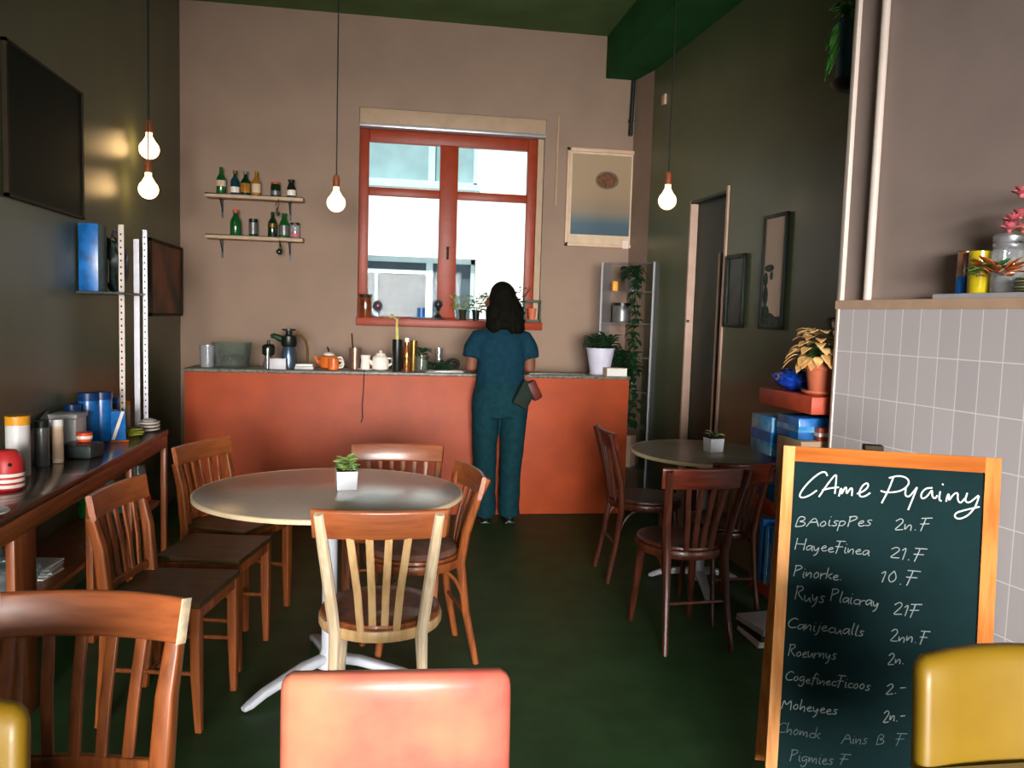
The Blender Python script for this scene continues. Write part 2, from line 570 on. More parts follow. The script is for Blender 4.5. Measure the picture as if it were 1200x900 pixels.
# front wall with the shop window, behind the photographer
b = MB()
b.bx(-1.8, 3.0, -6.2, -6.0, 0, 0.5)
b.bx(-1.8, 3.0, -6.2, -6.0, 3.0, ZC)
b.bx(-1.8, -1.45, -6.2, -6.0, 0.5, 3.0)
b.bx(2.55, 3.0, -6.2, -6.0, 0.5, 3.0)
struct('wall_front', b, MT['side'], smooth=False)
# beam along the right wall
b = MB().prism([(1.711, 6.45), (1.957, 6.45), (2.016, 6.15), (xr(3.2), 3.2), (1.91, 3.2), (xu(1.0), 1.0), (2.75, 1.0), (2.75, -6.0), (1.711, -6.0)], 3.341, ZC)
tag(struct('ceiling_beam', b, MT['beam'], smooth=False), 'dark green boxed beam running along the right wall under the ceiling', 'beam')

# ------------------------------------------------------------------ window
win = thing('window_1', 'red-brown framed window in the back wall looking onto a white building', 'window', (0, YB, 0))
win['kind'] = 'structure'
F0, F1 = 0.05, 0.11
def fr(x0, x1, z0, z1, y0=F0, y1=F1, bev=0.006):
    b.bx(x0, x1, y0, y1, z0, z1, bev=bev)
b = MB()
fr(-0.208, -0.135, 1.388, 2.838); fr(1.112, 1.185, 1.388, 2.838)
fr(-0.135, 1.112, 2.746, 2.838); fr(-0.135, 1.112, 1.388, 1.40)
fr(0.414, 0.556, 1.40, 2.746, F0 - 0.012, F1)
b.build('window_frame', MT['redframe'], win)
for x0, x1 in ((-0.135, 0.414), (0.556, 1.112)):
    MB().bx(x0, x1, F0 + 0.004, F1 - 0.004, 2.338, 2.40, bev=0.005).build('glazing_bar', MT['redframe'], win)
    for z0, z1 in ((1.40, 2.338), (2.40, 2.746)):
        MB().bx(x0, x1, 0.078, 0.082, z0, z1).build('pane', MT['pane'], win, smooth=False)
MB().bx(-0.212, 1.238, -0.13, 0.14, 1.327, 1.387, bev=0.005).build('window_sill', MT['redframe'], win)
MB().cyl((0.485, 0.03, 1.95), (0.485, 0.0, 1.95), 0.012).cyl((0.485, 0.0, 1.96), (0.485, 0.0, 1.86), 0.008).build('window_handle', MT['brownframe'], win)
MB().bx(1.186, 1.234, 0.03, 0.2, 1.388, 2.838).build('reveal_lining', MT['shutter'], win, smooth=False)
b = MB().bx(-0.209, 1.238, YB - 0.012, YB + 0.01, 2.866, 2.982, bev=0.002)
b2 = struct('trim_3', b, MT['shutter'], label='cream roller shutter box panel above the window')
b = MB()
b.bx(-0.213, 1.242, YB - 0.006, YB + 0.01, 2.982, 2.9855).bx(-0.2125, -0.209, YB - 0.006, YB + 0.01, 2.866, 2.984).bx(1.238, 1.2415, YB - 0.006, YB + 0.01, 2.866, 2.984)
struct('shadow_gap', b, MT['blackframe'], b2, smooth=False)
struct('rail', MB().bx(-0.209, 1.236, YB - 0.03, YB + 0.05, 2.841, 2.866, bev=0.003), MT['alu'], b2, label='aluminium lower rail')

# ------------------------------------------------------------------ door in the right wall
door = thing('door_1', 'dark green door recessed in the right wall with a pale pink frame', 'door', (0, 0, 0))
door['kind'] = 'structure'
b = MB()
b.prism([(xr(DY1) - 0.006, DY1 + 0.012), (xr(DY1) - 0.006, DY1 - 0.012), (xr(DY1) + 0.046, DY1 - 0.012), (xr(DY1) + 0.046, DY1 + 0.012)], 0, DZ + 0.01)
b.prism([(xr(DY0) - 0.012, DY0 + 0.010), (xr(DY0) - 0.012, DY0 - 0.014), (xr(DY0) + 0.19, DY0 - 0.002), (xr(DY0) + 0.19, DY0 + 0.010)], 0, DZ + 0.03)
b.build('door_frame', MT['jamb'], door, smooth=False)
b = MB().prism([(xr(DY1) - 0.008, DY1 - 0.012), (xr(DY0) - 0.008, DY0 + 0.01), (xr(DY0) + 0.19, DY0 + 0.01), (xr(DY1) + 0.19, DY1 - 0.012)], DZ - 0.012, DZ + 0.004)
b.build('lintel', MT['doorleaf'], door, smooth=False)
lf = MB().prism([(xr(DY1) + 0.047, DY1 - 0.003), (xr(DY0) + 0.047, DY0 + 0.010), (xr(DY0) + 0.105, DY0 + 0.010), (xr(DY1) + 0.105, DY1 - 0.003)], 0.01, DZ - 0.012).build('door_leaf', MT['doorleaf'], door, smooth=False)
for yy, m, zt in ((4.965, 'jamb', 1.86), (4.925, 'brownframe', 1.86)):
    MB().box((xr(yy) + 0.042, yy, 0.01 + zt / 2), (0.010, 0.011, zt)).build('door_strip', MT[m], lf)
MB().cyl((xr(5.28) - 0.006, 5.285, 1.43), (xr(5.28) - 0.016, 5.285, 1.43), 0.010).build('door_latch', MT['chrome'], door)

# ------------------------------------------------------------------ white building across the yard
bl = thing('neighbouring_building', 'white rendered building across the yard, seen through the back window', 'building', (0, 10, 0))
b = MB()
OW = [(-1.6, 1.10, 2.98, 4.1), (-1.6, 1.095, 0.9, 2.116)]
b.bx(-8, -1.6, 0, 0.4, -1, 8)
b.bx(1.10, 10, 0, 0.4, -1, 8)
b.bx(-1.6, 1.10, 0, 0.4, -1, 0.9)
b.bx(-1.6, 1.10, 0, 0.4, 2.116, 2.98)
b.bx(-1.6, 1.10, 0, 0.4, 4.1, 8)
b.build('wall', MT['facade'], bl, smooth=False)
for (x0, x1, z0, z1), gm in zip(OW, ('outglass', 'outglass2')):
    w = MB()
    w.bx(x0, x1, 0.10, 0.16, z0, z0 + 0.07).bx(x0, x1, 0.10, 0.16, z1 - 0.06, z1)
    w.bx(x0, x0 + 0.06, 0.10, 0.16, z0, z1).bx(x1 - 0.045, x1, 0.10, 0.16, z0, z1)
    w.bx(0.50, 0.58, 0.09, 0.16, z0, z1)
    if gm == 'outglass':
        w.bx(x0, x1 + 0.02, -0.05, 0.10, z0 - 0.04, z0 + 0.03)
    else:
        w.bx(x0, 0.5, 0.09, 0.15, z1 - 0.20, z1 - 0.155)
        w.bx(-0.12, -0.09, 0.09, 0.15, z0, z1 - 0.17)
    wf = w.build('window', MT['outframe'], bl, smooth=False)
    MB().bx(x0, x1, 0.14, 0.17, z0, z1).build('pane', MT[gm], wf, smooth=False)

# ================================================================== COUNTER
ct = thing('bar_counter', 'long terracotta red bar counter along the back wall under the window', 'counter', (0, 5.70, 0))
CZ = 1.015
MB().bx(-1.318, 1.776, 0.0, 0.36, 0.0, CZ - 0.022, bev=0.004).build('body', MT['counter'], ct)
MB().bx(-1.325, 1.781, -0.008, 0.375, CZ - 0.022, CZ, bev=0.004).build('worktop', MT['worktop'], ct, )

# ================================================================== CHAIRS
def slat_chair(label, group, loc, rz, mats=None, slats=5, rail_h=0.088, seat_w=0.40, top=0.80, scale=(1, 1, 1), back=True):
    """square wooden side chair; faces local +Y"""
    t = thing('slat_back_chair' if back else 'wooden_stool', label, 'chair' if back else 'stool', loc, rz, group)
    wd, rl, st = mats or (MT['oak'], MT['oakx'], MT['seat'])
    hw = seat_w / 2
    fw = hw - 0.012
    bm_ = MB()
    # seat: trapezoid with soft edge
    pr_ = [(-hw + 0.015, -0.19), (hw - 0.015, -0.19), (hw, 0.20), (-hw, 0.20)]
    bm_.prism(pr_, 0.432, 0.452)
    bm_.build('seat', st, t, smooth=False)
    b = MB()
    for x in (-1, 1):
        b.bx(x * (hw - 0.045), x * (hw - 0.010), -0.17, 0.19, 0.392, 0.431, bev=0.003)
    b.bx(-hw + 0.02, hw - 0.02, 0.165, 0.195, 0.392, 0.431, bev=0.003)
    b.bx(-hw + 0.02, hw - 0.02, -0.185, -0.155, 0.392, 0.431, bev=0.003)
    b.build('seat_frame', wd, t)
    for s in (-1, 1):
        MB().sweep([(s * (hw - 0.022), 0.178, 0.431), (s * (hw - 0.022), 0.180, 0.2), (s * (hw - 0.028), 0.186, 0.0)], [1.0, 0.95, 0.62], sec=rrect(0.042, 0.042, 0.006), up=(0, 1, 0)).build('front_leg', wd, t)
        if not back:
            MB().sweep([(s * (hw - 0.022), -0.168, 0.431), (s * (hw - 0.022), -0.172, 0.2), (s * (hw - 0.028), -0.182, 0.0)], [1.0, 0.95, 0.62], sec=rrect(0.042, 0.042, 0.006), up=(0, 1, 0)).build('rear_leg', wd, t)
            continue
        # rear leg runs up to carry the top rail
        MB().sweep([(s * (hw - 0.030), -0.215, 0.0), (s * (hw - 0.028), -0.185, 0.25), (s * (hw - 0.026), -0.180, 0.44), (s * (hw - 0.020), -0.200, 0.62), (s * (hw - 0.014), -0.232, top - rail_h + 0.012)],
                   [0.75, 1.0, 1.05, 0.95, 0.8], sec=rrect(0.040, 0.044, 0.007), up=(0, 1, 0)).build('rear_leg', wd, t)
    if not back:
        slats = 0
    # curved top rail, hollow towards the sitter
    pts = []
    for k in range(13):
        x = -1 + 2 * k / 12
        pts.append((x * (hw + 0.006), -0.250 + 0.030 * x * x, top - rail_h / 2))
    if back:
        MB().sweep(pts, 1, sec=rrect(0.022, rail_h, 0.008), up=(0, -0.22, 1)).build('top_rail', rl, t)
        b = MB().sweep([(-hw + 0.04, -0.19, 0.475), (0, -0.20, 0.475), (hw - 0.04, -0.19, 0.475)], 1, sec=rrect(0.018, 0.03, 0.005))
        b.build('lower_back_rail', wd, t)
    for k in range(slats):
        f = -1 + 2 * (k + 1) / (slats + 1)
        xa, xb = f * (hw - 0.035) * 0.93, f * (hw - 0.02)
        ya = -0.195
        yb = -0.250 + 0.030 * f * f + 0.006
        MB().sweep([(xa, ya, 0.478), (xa * 0.5 + xb * 0.5, ya * 0.5 + yb * 0.5 + 0.006, 0.478 * 0.5 + (top - rail_h) * 0.5), (xb, yb, top - rail_h + 0.006)], 1, sec=rrect(0.024, 0.011, 0.003), up=(0, 1, 0)).build('slat', wd, t)
    for s in (-1, 1):
        MB().cyl((s * (hw - 0.03), -0.19, 0.20), (s * (hw - 0.028), 0.182, 0.20), 0.008, n=8).build('stretcher', wd, t)
    MB().cyl((-hw + 0.03, -0.02, 0.20), (hw - 0.03, -0.02, 0.20), 0.008, n=8).build('stretcher', wd, t)
    t.scale = scale
    return t

def bent_chair(label, group, loc, rz, post, rail, seat, rim, slatm, top=0.82, hoop=True, cushion=None, slats=4, scale=(1, 1, 1)):
    """round-seated cafe chair; faces local +Y"""
    t = thing('cafe_chair', label, 'chair', loc, rz, group)
    MB().lathe([(0.0, 0.448), (0.15, 0.449), (0.186, 0.455), (0.194, 0.452), (0.196, 0.444), (0.19, 0.436), (0.0, 0.436)], n=36, cap=False).build('seat', seat, t)
    MB().lathe([(0.17, 0.436), (0.200, 0.436), (0.203, 0.428), (0.203, 0.408), (0.198, 0.400), (0.17, 0.400)], n=36, cap=False).build('seat_rim', rim, t)
    if cushion:
        MB().lathe([(0.0, 0.49), (0.14, 0.488), (0.175, 0.476), (0.185, 0.462), (0.18, 0.45), (0.0, 0.45)], n=32, cap=False).build('seat_pad', cushion, t)
    for s in (-1, 1):
        MB().sweep([(s * 0.125, 0.125, 0.43), (s * 0.14, 0.15, 0.2), (s * 0.15, 0.18, 0.0)], [0.019, 0.017, 0.012], n=10).build('front_leg', post, t)
        MB().sweep([(s * 0.155, -0.235, 0.0), (s * 0.140, -0.19, 0.22), (s * 0.135, -0.165, 0.42), (s * 0.150, -0.18, 0.55), (s * 0.166, -0.222, 0.70), (s * 0.180, -0.256, top - 0.012)],
                   [0.013, 0.016, 0.019, 0.019, 0.018, 0.015], n=10).build('rear_leg', post, t)
        if hoop:
            pts = []
            for k in range(9):
                a = PI / 2 * k / 8
                pts.append((s * (0.145 - 0.004 * k / 8), -0.17 + 0.30 * math.sin(a) * 0.55 + 0.0, 0.20 + 0.20 * math.sin(a) if k else 0.18))
            pts = [(s * 0.142, -0.185 + 0.12 * (1 - math.cos(a)), 0.20 + 0.20 * math.sin(a)) for a in [PI / 2 * k / 8 for k in range(9)]]
            MB().sweep(pts, 0.008, n=8).build('brace', post, t)
            pts = [(s * 0.142, 0.155 - 0.12 * (1 - math.cos(a)), 0.20 + 0.20 * math.sin(a)) for a in [PI / 2 * k / 8 for k in range(9)]]
            MB().sweep(pts, 0.008, n=8).build('brace', post, t)
    MB().cyl((-0.14, -0.19, 0.21), (0.14, -0.19, 0.21), 0.008, n=8).build('stretcher', post, t)
    pts = []
    for k in range(15):
        x = -1 + 2 * k / 14
        pts.append((x * 0.200, -0.256 + 0.030 * x * x, top - 0.048))
    MB().sweep(pts, 1, sec=rrect(0.018, 0.095, 0.008), up=(0, -0.22, 1)).build('top_rail', rail, t)
    for k in range(slats):
        f = -1 + 2 * (k + 0.5) / slats
        f *= 0.86
        MB().sweep([(f * 0.085, -0.182, 0.43), (f * 0.10, -0.205, 0.56), (f * 0.135, -0.250 + 0.03 * (f * 0.6) ** 2, top - 0.088)], 1, sec=rrect(0.024, 0.010, 0.003), up=(0, 1, 0)).build('slat', slatm, t)
    t.scale = scale
    return t

RW = 'wooden slat chairs in a row along the shelf table'
slat_chair('orange wooden slat chair nearest the camera in the row beside the shelf table', RW, (-0.717, 2.93, 0), R(-101), scale=(.90, .85, 1))
slat_chair('backless square wooden stool between the two slat chairs beside the shelf table', None, (-0.672, 3.40, 0), R(-102), scale=(.90, .88, 1), back=False)
slat_chair('orange wooden slat chair farthest in the row, its back against the terracotta counter', RW, (-0.655, 3.85, 0), R(-116), scale=(.96, .85, 1))
nr = slat_chair('large orange wooden slat chair with worn pale rail ends in the left foreground', None, (-0.622, 1.53, 0), R(171), slats=4, seat_w=0.366, rail_h=0.094, top=0.82)
for s in (-1, 1):
    MB().box((s * 0.1905, -0.219, 0.773), (0.004, 0.027, 0.093), rz=s * R(18), bev=0.001, rx=R(12)).build('rail_end', MT['wornend'], nr)['label'] = 'pale worn end of the rail'
slat_chair('dark orange slat chair behind the round table, facing the camera', None, (0.06, 3.80, 0), R(176), slats=6, top=0.775, seat_w=0.44)
bent_chair('cream legged cafe chair with pale slats and orange wood rail, its back to the camera', None, (0.005, 2.67, 0), R(-2), MT['maple'], MT['oakx'], MT['oak'], MT['birch'], MT['birch'], top=0.835)
bent_chair('orange wooden cafe chair seen from the side at the right of the round table', None, (0.135, 3.31, 0), R(101), MT['oak'], MT['oakx'], MT['oak'], MT['oak'], MT['oak'], top=0.785, cushion=MT['pad'])
GR = 'dark red cafe chairs around the far table'
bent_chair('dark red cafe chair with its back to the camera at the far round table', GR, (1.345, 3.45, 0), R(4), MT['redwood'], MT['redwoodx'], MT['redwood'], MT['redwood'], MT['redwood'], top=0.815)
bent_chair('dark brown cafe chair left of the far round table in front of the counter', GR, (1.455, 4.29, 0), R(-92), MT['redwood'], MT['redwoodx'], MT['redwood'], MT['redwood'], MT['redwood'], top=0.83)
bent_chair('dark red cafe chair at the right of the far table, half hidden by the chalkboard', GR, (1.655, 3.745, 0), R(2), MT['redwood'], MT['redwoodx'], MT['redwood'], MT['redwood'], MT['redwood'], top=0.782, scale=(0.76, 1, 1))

def vinyl_chair(label, loc, rz, m, w=0.39, top=0.83, group=None):
    """padded diner chair, faces local +Y; steel tube legs"""
    t = thing('padded_chair', label, 'chair', loc, rz, group)
    b = MB()
    # backrest: rounded slab, slightly hollow, rolled top edge
    n, mrows = 14, 12
    th = 0.05
    h0, h1 = 0.44, top
    def pt(u, v, side):
        # u -1..1 across, v 0..1 up
        hw = w / 2 * (1.04 - 0.06 * v)
        x = u * hw
        z = h0 + (h1 - h0) * v - 0.012 * (u * u) * (v > 0.5) * (v - 0.5) * 2
        y = -0.20 - 0.055 * v + 0.028 * u * u
        return x, y, z
    sec = rrect(1.0, 1.0, 0.2, 5)
    rows = []
    vs = [0, 0.04, 0.2, 0.4, 0.6, 0.8, 0.90, 0.95, 0.98, 0.995, 1.0]
    ths = [0.6, 0.95, 1, 1, 1, 1, 1, 0.92, 0.72, 0.45, 0.18]
    us = [-1, -0.99, -0.96, -0.90, -0.6, -0.3, 0, 0.3, 0.6, 0.90, 0.96, 0.99, 1]
    ue = [0.15, 0.5, 0.8, 1, 1, 1, 1, 1, 1, 1, 0.8, 0.5, 0.15]
    fr_, bk = [], []
    for v, tv in zip(vs, ths):
        fr_.append([]); bk.append([])
        for u, tu in zip(us, ue):
            x, y, z = pt(u, v, 0)
            zz = z - (1 - tu) * 0.030 * max(0, (v - 0.9) / 0.1)
            k = th / 2 * min(tv, 1) * tu
            fr_[-1].append(b.b.verts.new((x, y + k, zz)))
            bk[-1].append(b.b.verts.new((x, y - k, zz)))
    H, W = len(vs), len(us)
    for i in range(H - 1):
        for j in range(W - 1):
            b.b.faces.new((fr_[i][j], fr_[i][j + 1], fr_[i + 1][j + 1], fr_[i + 1][j]))
            b.b.faces.new((bk[i][j + 1], bk[i][j], bk[i + 1][j], bk[i + 1][j + 1]))
        b.b.faces.new((fr_[i][0], fr_[i + 1][0], bk[i + 1][0], bk[i][0]))
        b.b.faces.new((fr_[i + 1][W - 1], fr_[i][W - 1], bk[i][W - 1], bk[i + 1][W - 1]))
    for j in range(W - 1):
        b.b.faces.new((fr_[0][j + 1], fr_[0][j], bk[0][j], bk[0][j + 1]))
        b.b.faces.new((fr_[H - 1][j], fr_[H - 1][j + 1], bk[H - 1][j + 1], bk[H - 1][j]))
    b.build('backrest', m, t, ang=70)
    MB().box((0, 0.02, 0.445), (w, 0.39, 0.055), bev=0.022).build('seat', m, t, ang=60)
    for s in (-1, 1):
        MB().sweep([(s * (w / 2 - 0.03), 0.17, 0.418), (s * (w / 2 - 0.02), 0.20, 0.0)], 0.011, n=10).build('front_leg', MT['chrome'], t)
        MB().sweep([(s * (w / 2 - 0.02), -0.24, 0.0), (s * (w / 2 - 0.04), -0.17, 0.40), (s * (w / 2 - 0.06), -0.205, 0.48)], 0.011, n=10).build('rear_leg', MT['chrome'], t)
    return t
vinyl_chair('red padded vinyl chair in the middle of the foreground', (0.042, 1.46, 0), R(-3), MT['vinylred'], w=0.362, top=0.878)
vinyl_chair('yellow padded vinyl chair in the right foreground before the chalkboard', (1.083, 0.985, 0), R(176), MT['vinylyel'], w=0.38, top=0.87, group='yellow padded chairs')
vinyl_chair('yellow padded vinyl chair cut off by the left edge of the photo', (-0.668, 0.955, 0), R(180), MT['vinylyel'], w=0.38, top=0.87, group='yellow padded chairs')

# ================================================================== TABLES
def round_table(label, loc, rx, ry, lam, foot_rot=0, group=None, fl=1.0, nf=3):
    t = thing('round_table', label, 'table', loc, 0, group)
    a = [(math.cos(2 * PI * k / 64), math.sin(2 * PI * k / 64)) for k in range(64)]
    MB().lathe([(0, 0.723), (0.985, 0.723), (0.992, 0.724), (0.992, 0.738), (0.985, 0.740), (0, 0.740)], n=64, sx=rx, sy=ry, cap=False).build('tabletop', lam, t)
    MB().lathe([(0.985, 0.7225), (1.0, 0.7235), (1.0, 0.738), (0.990, 0.7405), (0.985, 0.739)], n=64, sx=rx, sy=ry, cap=False).build('edge_band', MT['edge'], t)
    MB().lathe([(0.05, 0.05), (0.030, 0.12), (0.027, 0.66), (0.05, 0.70), (0.12, 0.714), (0.12, 0.723)], n=20).build('pedestal', MT['whitemetal'], t)
    for k in range(nf):
        an = foot_rot + k * 2 * PI / nf
        c, s = math.cos(an) * fl, math.sin(an) * fl
        MB().sweep([(0, 0, 0.085), (c * 0.12, s * 0.12, 0.080), (c * 0.30, s * 0.30, 0.045), (c * 0.36, s * 0.36, 0.022), (c * 0.385, s * 0.385, 0.016)], [1, 1, 0.85, 0.75, 0.5], sec=rrect(0.048, 0.034, 0.012)).build('foot', MT['whitemetal'], t)
    return t
round_table('round taupe laminate table on a white pedestal, left of centre', (-0.19, 3.125, 0), 0.503, 0.455, MT['lam'], R(224), 'round pedestal tables')
round_table('smaller round grey brown table with cream edge at the right, before the door', (1.695, 4.06, 0), 0.385, 0.42, MT['lamdark'], R(20), 'round pedestal tables', 0.72)
t = thing('foreground_table', 'pale grey table corner just showing at the bottom right edge', 'table', (1.17, 0.78, 0))
MB().box((0, 0, 0.675), (0.62, 0.80, 0.024), bev=0.006).build('tabletop', MT['slab'], t)
MB().cyl((0.13, -0.25, 0.02), (0.13, -0.25, 0.664), 0.03).build('pedestal', MT['whitemetal'], t)
MB().lathe([(0.22, 0.0), (0.21, 0.02), (0.04, 0.035)], (0.13, -0.25, 0), n=28).build('base', MT['whitemetal'], t)

# ================================================================== PENDANT LAMPS
def pendant(label, x, y, z, rb, bm='bulb'):
    t = thing('pendant_lamp', label, 'lamp', (x, y, z), 0, 'bare bulb pendant lamps')
    MB().cyl((0, 0, rb + 0.10), (0, 0, ZC - z - 0.02), 0.004, n=6).build('cord', MT['cord'], t)
    MB().lathe([(0.045, ZC - z - 0.03), (0.045, ZC - z)], n=16).build('ceiling_rose', MT['cord'], t)
    MB().lathe([(0.005, rb + 0.115), (0.016, rb + 0.110), (0.022, rb + 0.09), (0.022, rb + 0.045), (0.019, rb + 0.040)], n=16).build('socket', MT['socket'], t)
    pr_ = [(0.018, rb + 0.04), (0.018, rb + 0.02)]
    for k in range(1, 13):
        a = R(28) + (PI - R(28)) * k / 12
        pr_.append((max(rb * math.sin(a), 0.0005), rb * math.cos(a)))
    MB().lathe(pr_, n=24).build('bulb', MT[bm], t)
    return t
pendant('bare globe bulb pendant hanging left of the window above the counter', -0.309, 5.25, 2.10, 0.058)
pendant('upper of the two bulbs hanging together beside the left wall', -1.425, 5.30, 2.369, 0.058, 'bulbwarm')
pendant('lower of the two bulbs hanging together beside the left wall', -1.39, 5.15, 2.11, 0.056, 'bulbwarm')
pendant('bare bulb pendant hanging at the right before the dark door', 1.652, 4.70, 2.14, 0.054)

# ================================================================== PLANTS
def foliage(n, c, rad, h, ln, wd, droop=0.35, seed=1, mbx=None, spread=1.0):
    rnd = random.Random(seed)
    b = mbx or MB()
    for i in range(n):
        a = rnd.random() * 2 * PI
        e = rnd.random()
        rr = rad * math.sqrt(rnd.random()) * 0.7
        base = (c[0] + rr * math.cos(a), c[1] + rr * math.sin(a), c[2] + h * e)
        el = (0.2 + 0.9 * rnd.random()) * (0.4 + e * 0.6)
        d = (math.cos(a) * spread, math.sin(a) * spread, el)
        k = 0.7 + 0.5 * rnd.random()
        b.leaf(base, d, ln * k, wd * k, droop * (0.5 + rnd.random()))
    return b

for loc, lab, sd in (((-0.135, 3.16, 0.7405), 'small white cube planter with a pale green succulent on the left round table', 3),
                     ((1.745, 4.06, 0.7405), 'small white cube planter with a spiky green plant on the far right table', 8)):
    t = thing('cube_planter', lab, 'plant', loc, R(8), 'cube planters on the round tables')
    hs = 0.040
    b = MB()
    b.hexa([(-hs * .92, -hs * .92, 0), (hs * .92, -hs * .92, 0), (hs * .92, hs * .92, 0), (-hs * .92, hs * .92, 0), (-hs, -hs, 0.072), (hs, -hs, 0.072), (hs, hs, 0.072), (-hs, hs, 0.072)])
    b.build('pot', MT['pot_white'], t, smooth=False)
    MB().bx(-hs * .9, hs * .9, -hs * .9, hs * .9, 0.071, 0.075).build('soil', MT['soil'], t)
    if sd == 3:
        foliage(60, (0, 0, 0.074), 0.030, 0.045, 0.034, 0.022, 0.2, sd).build('leaves', MT['leaflt'], t)
        foliage(26, (0, 0, 0.074), 0.030, 0.020, 0.034, 0.022, 0.2, sd + 1).build('leaves', MT['leaf'], t)
    else:
        b = MB()
        for k in range(6):
            a = k * 1.1
            b.leaf((0, 0, 0.074), (math.cos(a), math.sin(a), 0.9 if k != 3 else 1.6), 0.085 if k != 3 else 0.12, 0.014, 0.5)
        b.build('leaves', MT['leaflt'], t)
        foliage(22, (0, 0, 0.074), 0.030, 0.02, 0.04, 0.018, 0.3, sd + 1).build('leaves', MT['leafdk'], t)

# ================================================================== WALL SHELVES WITH BOTTLES
for i, (z, lab) in enumerate(((2.266, 'upper pale wooden wall shelf holding a row of bottles'), (1.967, 'lower pale wooden wall shelf holding bottles and jars'))):
    t = thing('wall_shelf', lab, 'shelf', (-0.964, YB, z), 0, 'wall shelves on the back wall')
    MB().bx(-0.35, 0.35, -0.14, -0.001, -0.030, -0.006, bev=0.003).build('board', MT['beige'], t)
    MB().bx(-0.35, 0.35, -0.141, -0.001, -0.006, 0.0, bev=0.001).build('top_face', MT['darkmetal'], t)
    for x in (-0.25, 0.245):
        b = MB().bx(x - 0.008, x + 0.008, -0.006, -0.001, -0.165, -0.030)
        b.bx(x - 0.008, x + 0.008, -0.125, -0.001, -0.036, -0.030)
        b.cyl((x, -0.005, -0.12), (x, -0.10, -0.035), 0.004, n=6)
        b.build('bracket', MT['darkmetal'], t)

def bottle(name, label, cat, loc, r, h, body, cap=None, capm='black', band=None, bandz=(0.2, 0.5), neck=0.35, style='bottle', group=None, liquid=None, rz=0):
    t = thing(name, label, cat, loc, rz, group)
    if style == 'bottle':
        nr_ = r * neck
        pf = [(0, 0), (r * 0.92, 0), (r, 0.03 * h), (r, 0.52 * h), (r * 0.9, 0.60 * h), (nr_ * 1.15, 0.76 * h), (nr_, 0.82 * h), (nr_, 0.96 * h), (nr_ * 1.15, 0.965 * h), (nr_ * 1.15, h), (0, h)]
    elif style == 'jar':
        pf = [(0, 0), (r * 0.92, 0), (r, 0.04 * h), (r, 0.78 * h), (r * 0.86, 0.86 * h), (r * 0.86, 0.95 * h), (0, 0.95 * h)]
    else:
        pf = [(0, 0), (r * 0.97, 0), (r, 0.02 * h), (r, 0.97 * h), (r * 0.96, h), (0, h)]
    MB().lathe(pf, n=20, cap=False).build('body', MT[body], t)
    if cap:
        if style == 'bottle':
            MB().lathe([(0, 0.88 * h), (nr_ * 1.3, 0.88 * h), (nr_ * 1.3, 1.01 * h), (0, 1.01 * h)], n=16, cap=False).build('cap', MT[capm], t)
        else:
            k = 0.92 if style == 'jar' else 1.03
            z0 = 0.86 * h if style == 'jar' else 0.86 * h
            MB().lathe([(0, z0), (r * k, z0), (r * k, 1.01 * h), (0, 1.01 * h)], n=20, cap=False).build('lid', MT[capm], t)
    if band:
        MB().lathe([(r * 1.012, bandz[0] * h), (r * 1.014, bandz[0] * h), (r * 1.014, bandz[1] * h), (r * 1.012, bandz[1] * h)], n=20, cap=False).build('paper_label', MT[band], t)
    return t
G = 'bottles and jars on the wall shelves'
zu, zl = 2.2665, 1.9675
ys = 6.372
bottle('bottle', 'tall green bottle with cream label at the left end of the upper wall shelf', 'bottle', (-1.21, ys, zu), 0.034, 0.195, 'gglass', band='cream', bandz=(0.28, 0.5), group=G)
bottle('bottle', 'blue green bottle with pale label, second from left on the upper wall shelf', 'bottle', (-1.112, ys, zu), 0.033, 0.175, 'blglass', True, 'gold', 'ceramic', (0.08, 0.32), group=G)
bottle('bottle', 'wide bottle with gold label, third from left on the upper wall shelf', 'bottle', (-1.036, ys, zu), 0.036, 0.172, 'dkglass', True, 'greymetal', 'amglass', (0.1, 0.5), group=G)
bottle('bottle', 'amber bottle with pale label, fourth from left on the upper wall shelf', 'bottle', (-0.959, ys, zu), 0.033, 0.178, 'amglass', band='cream', bandz=(0.12, 0.48), group=G)
bottle('jar', 'glass jar with red orange lid on the upper wall shelf', 'jar', (-0.82, ys, zu), 0.036, 0.106, 'dkglass', True, 'redorange', 'greymetal', (0.1, 0.4), style='jar', group=G)
bottle('bottle', 'short black bottle with white label at the right end of the upper wall shelf', 'bottle', (-0.705, ys, zu), 0.033, 0.13, 'black', True, 'black', 'ceramic', (0.1, 0.42), neck=0.6, group=G)
bottle('bottle', 'round shouldered green bottle with red cap at the left of the lower wall shelf', 'bottle', (-1.106, ys, zl), 0.040, 0.188, 'gglass', True, 'redorange', neck=0.42, group=G)
bottle('jar', 'grey labelled jar with dark lid on the lower wall shelf', 'jar', (-0.979, ys, zl), 0.032, 0.126, 'dkglass', True, 'black', 'greymetal', (0.12, 0.8), style='can', group=G)
bottle('bottle', 'dark green bottle with gold neck label in the middle of the lower wall shelf', 'bottle', (-0.84, ys, zl), 0.035, 0.184, 'dkglass', band='gold', bandz=(0.38, 0.54), group=G)
bottle('bottle', 'greyish green bottle beside the pink labelled jar on the lower wall shelf', 'bottle', (-0.756, ys + 0.01, zl), 0.038, 0.180, 'gglass', band='greymetal', bandz=(0.1, 0.5), neck=0.5, group=G)
bottle('jar', 'small jar with pink and red label at the right end of the lower wall shelf', 'jar', (-0.676, ys, zl), 0.034, 0.112, 'jar', True, 'darkmetal', 'pink', (0.08, 0.3), style='can', group=G)
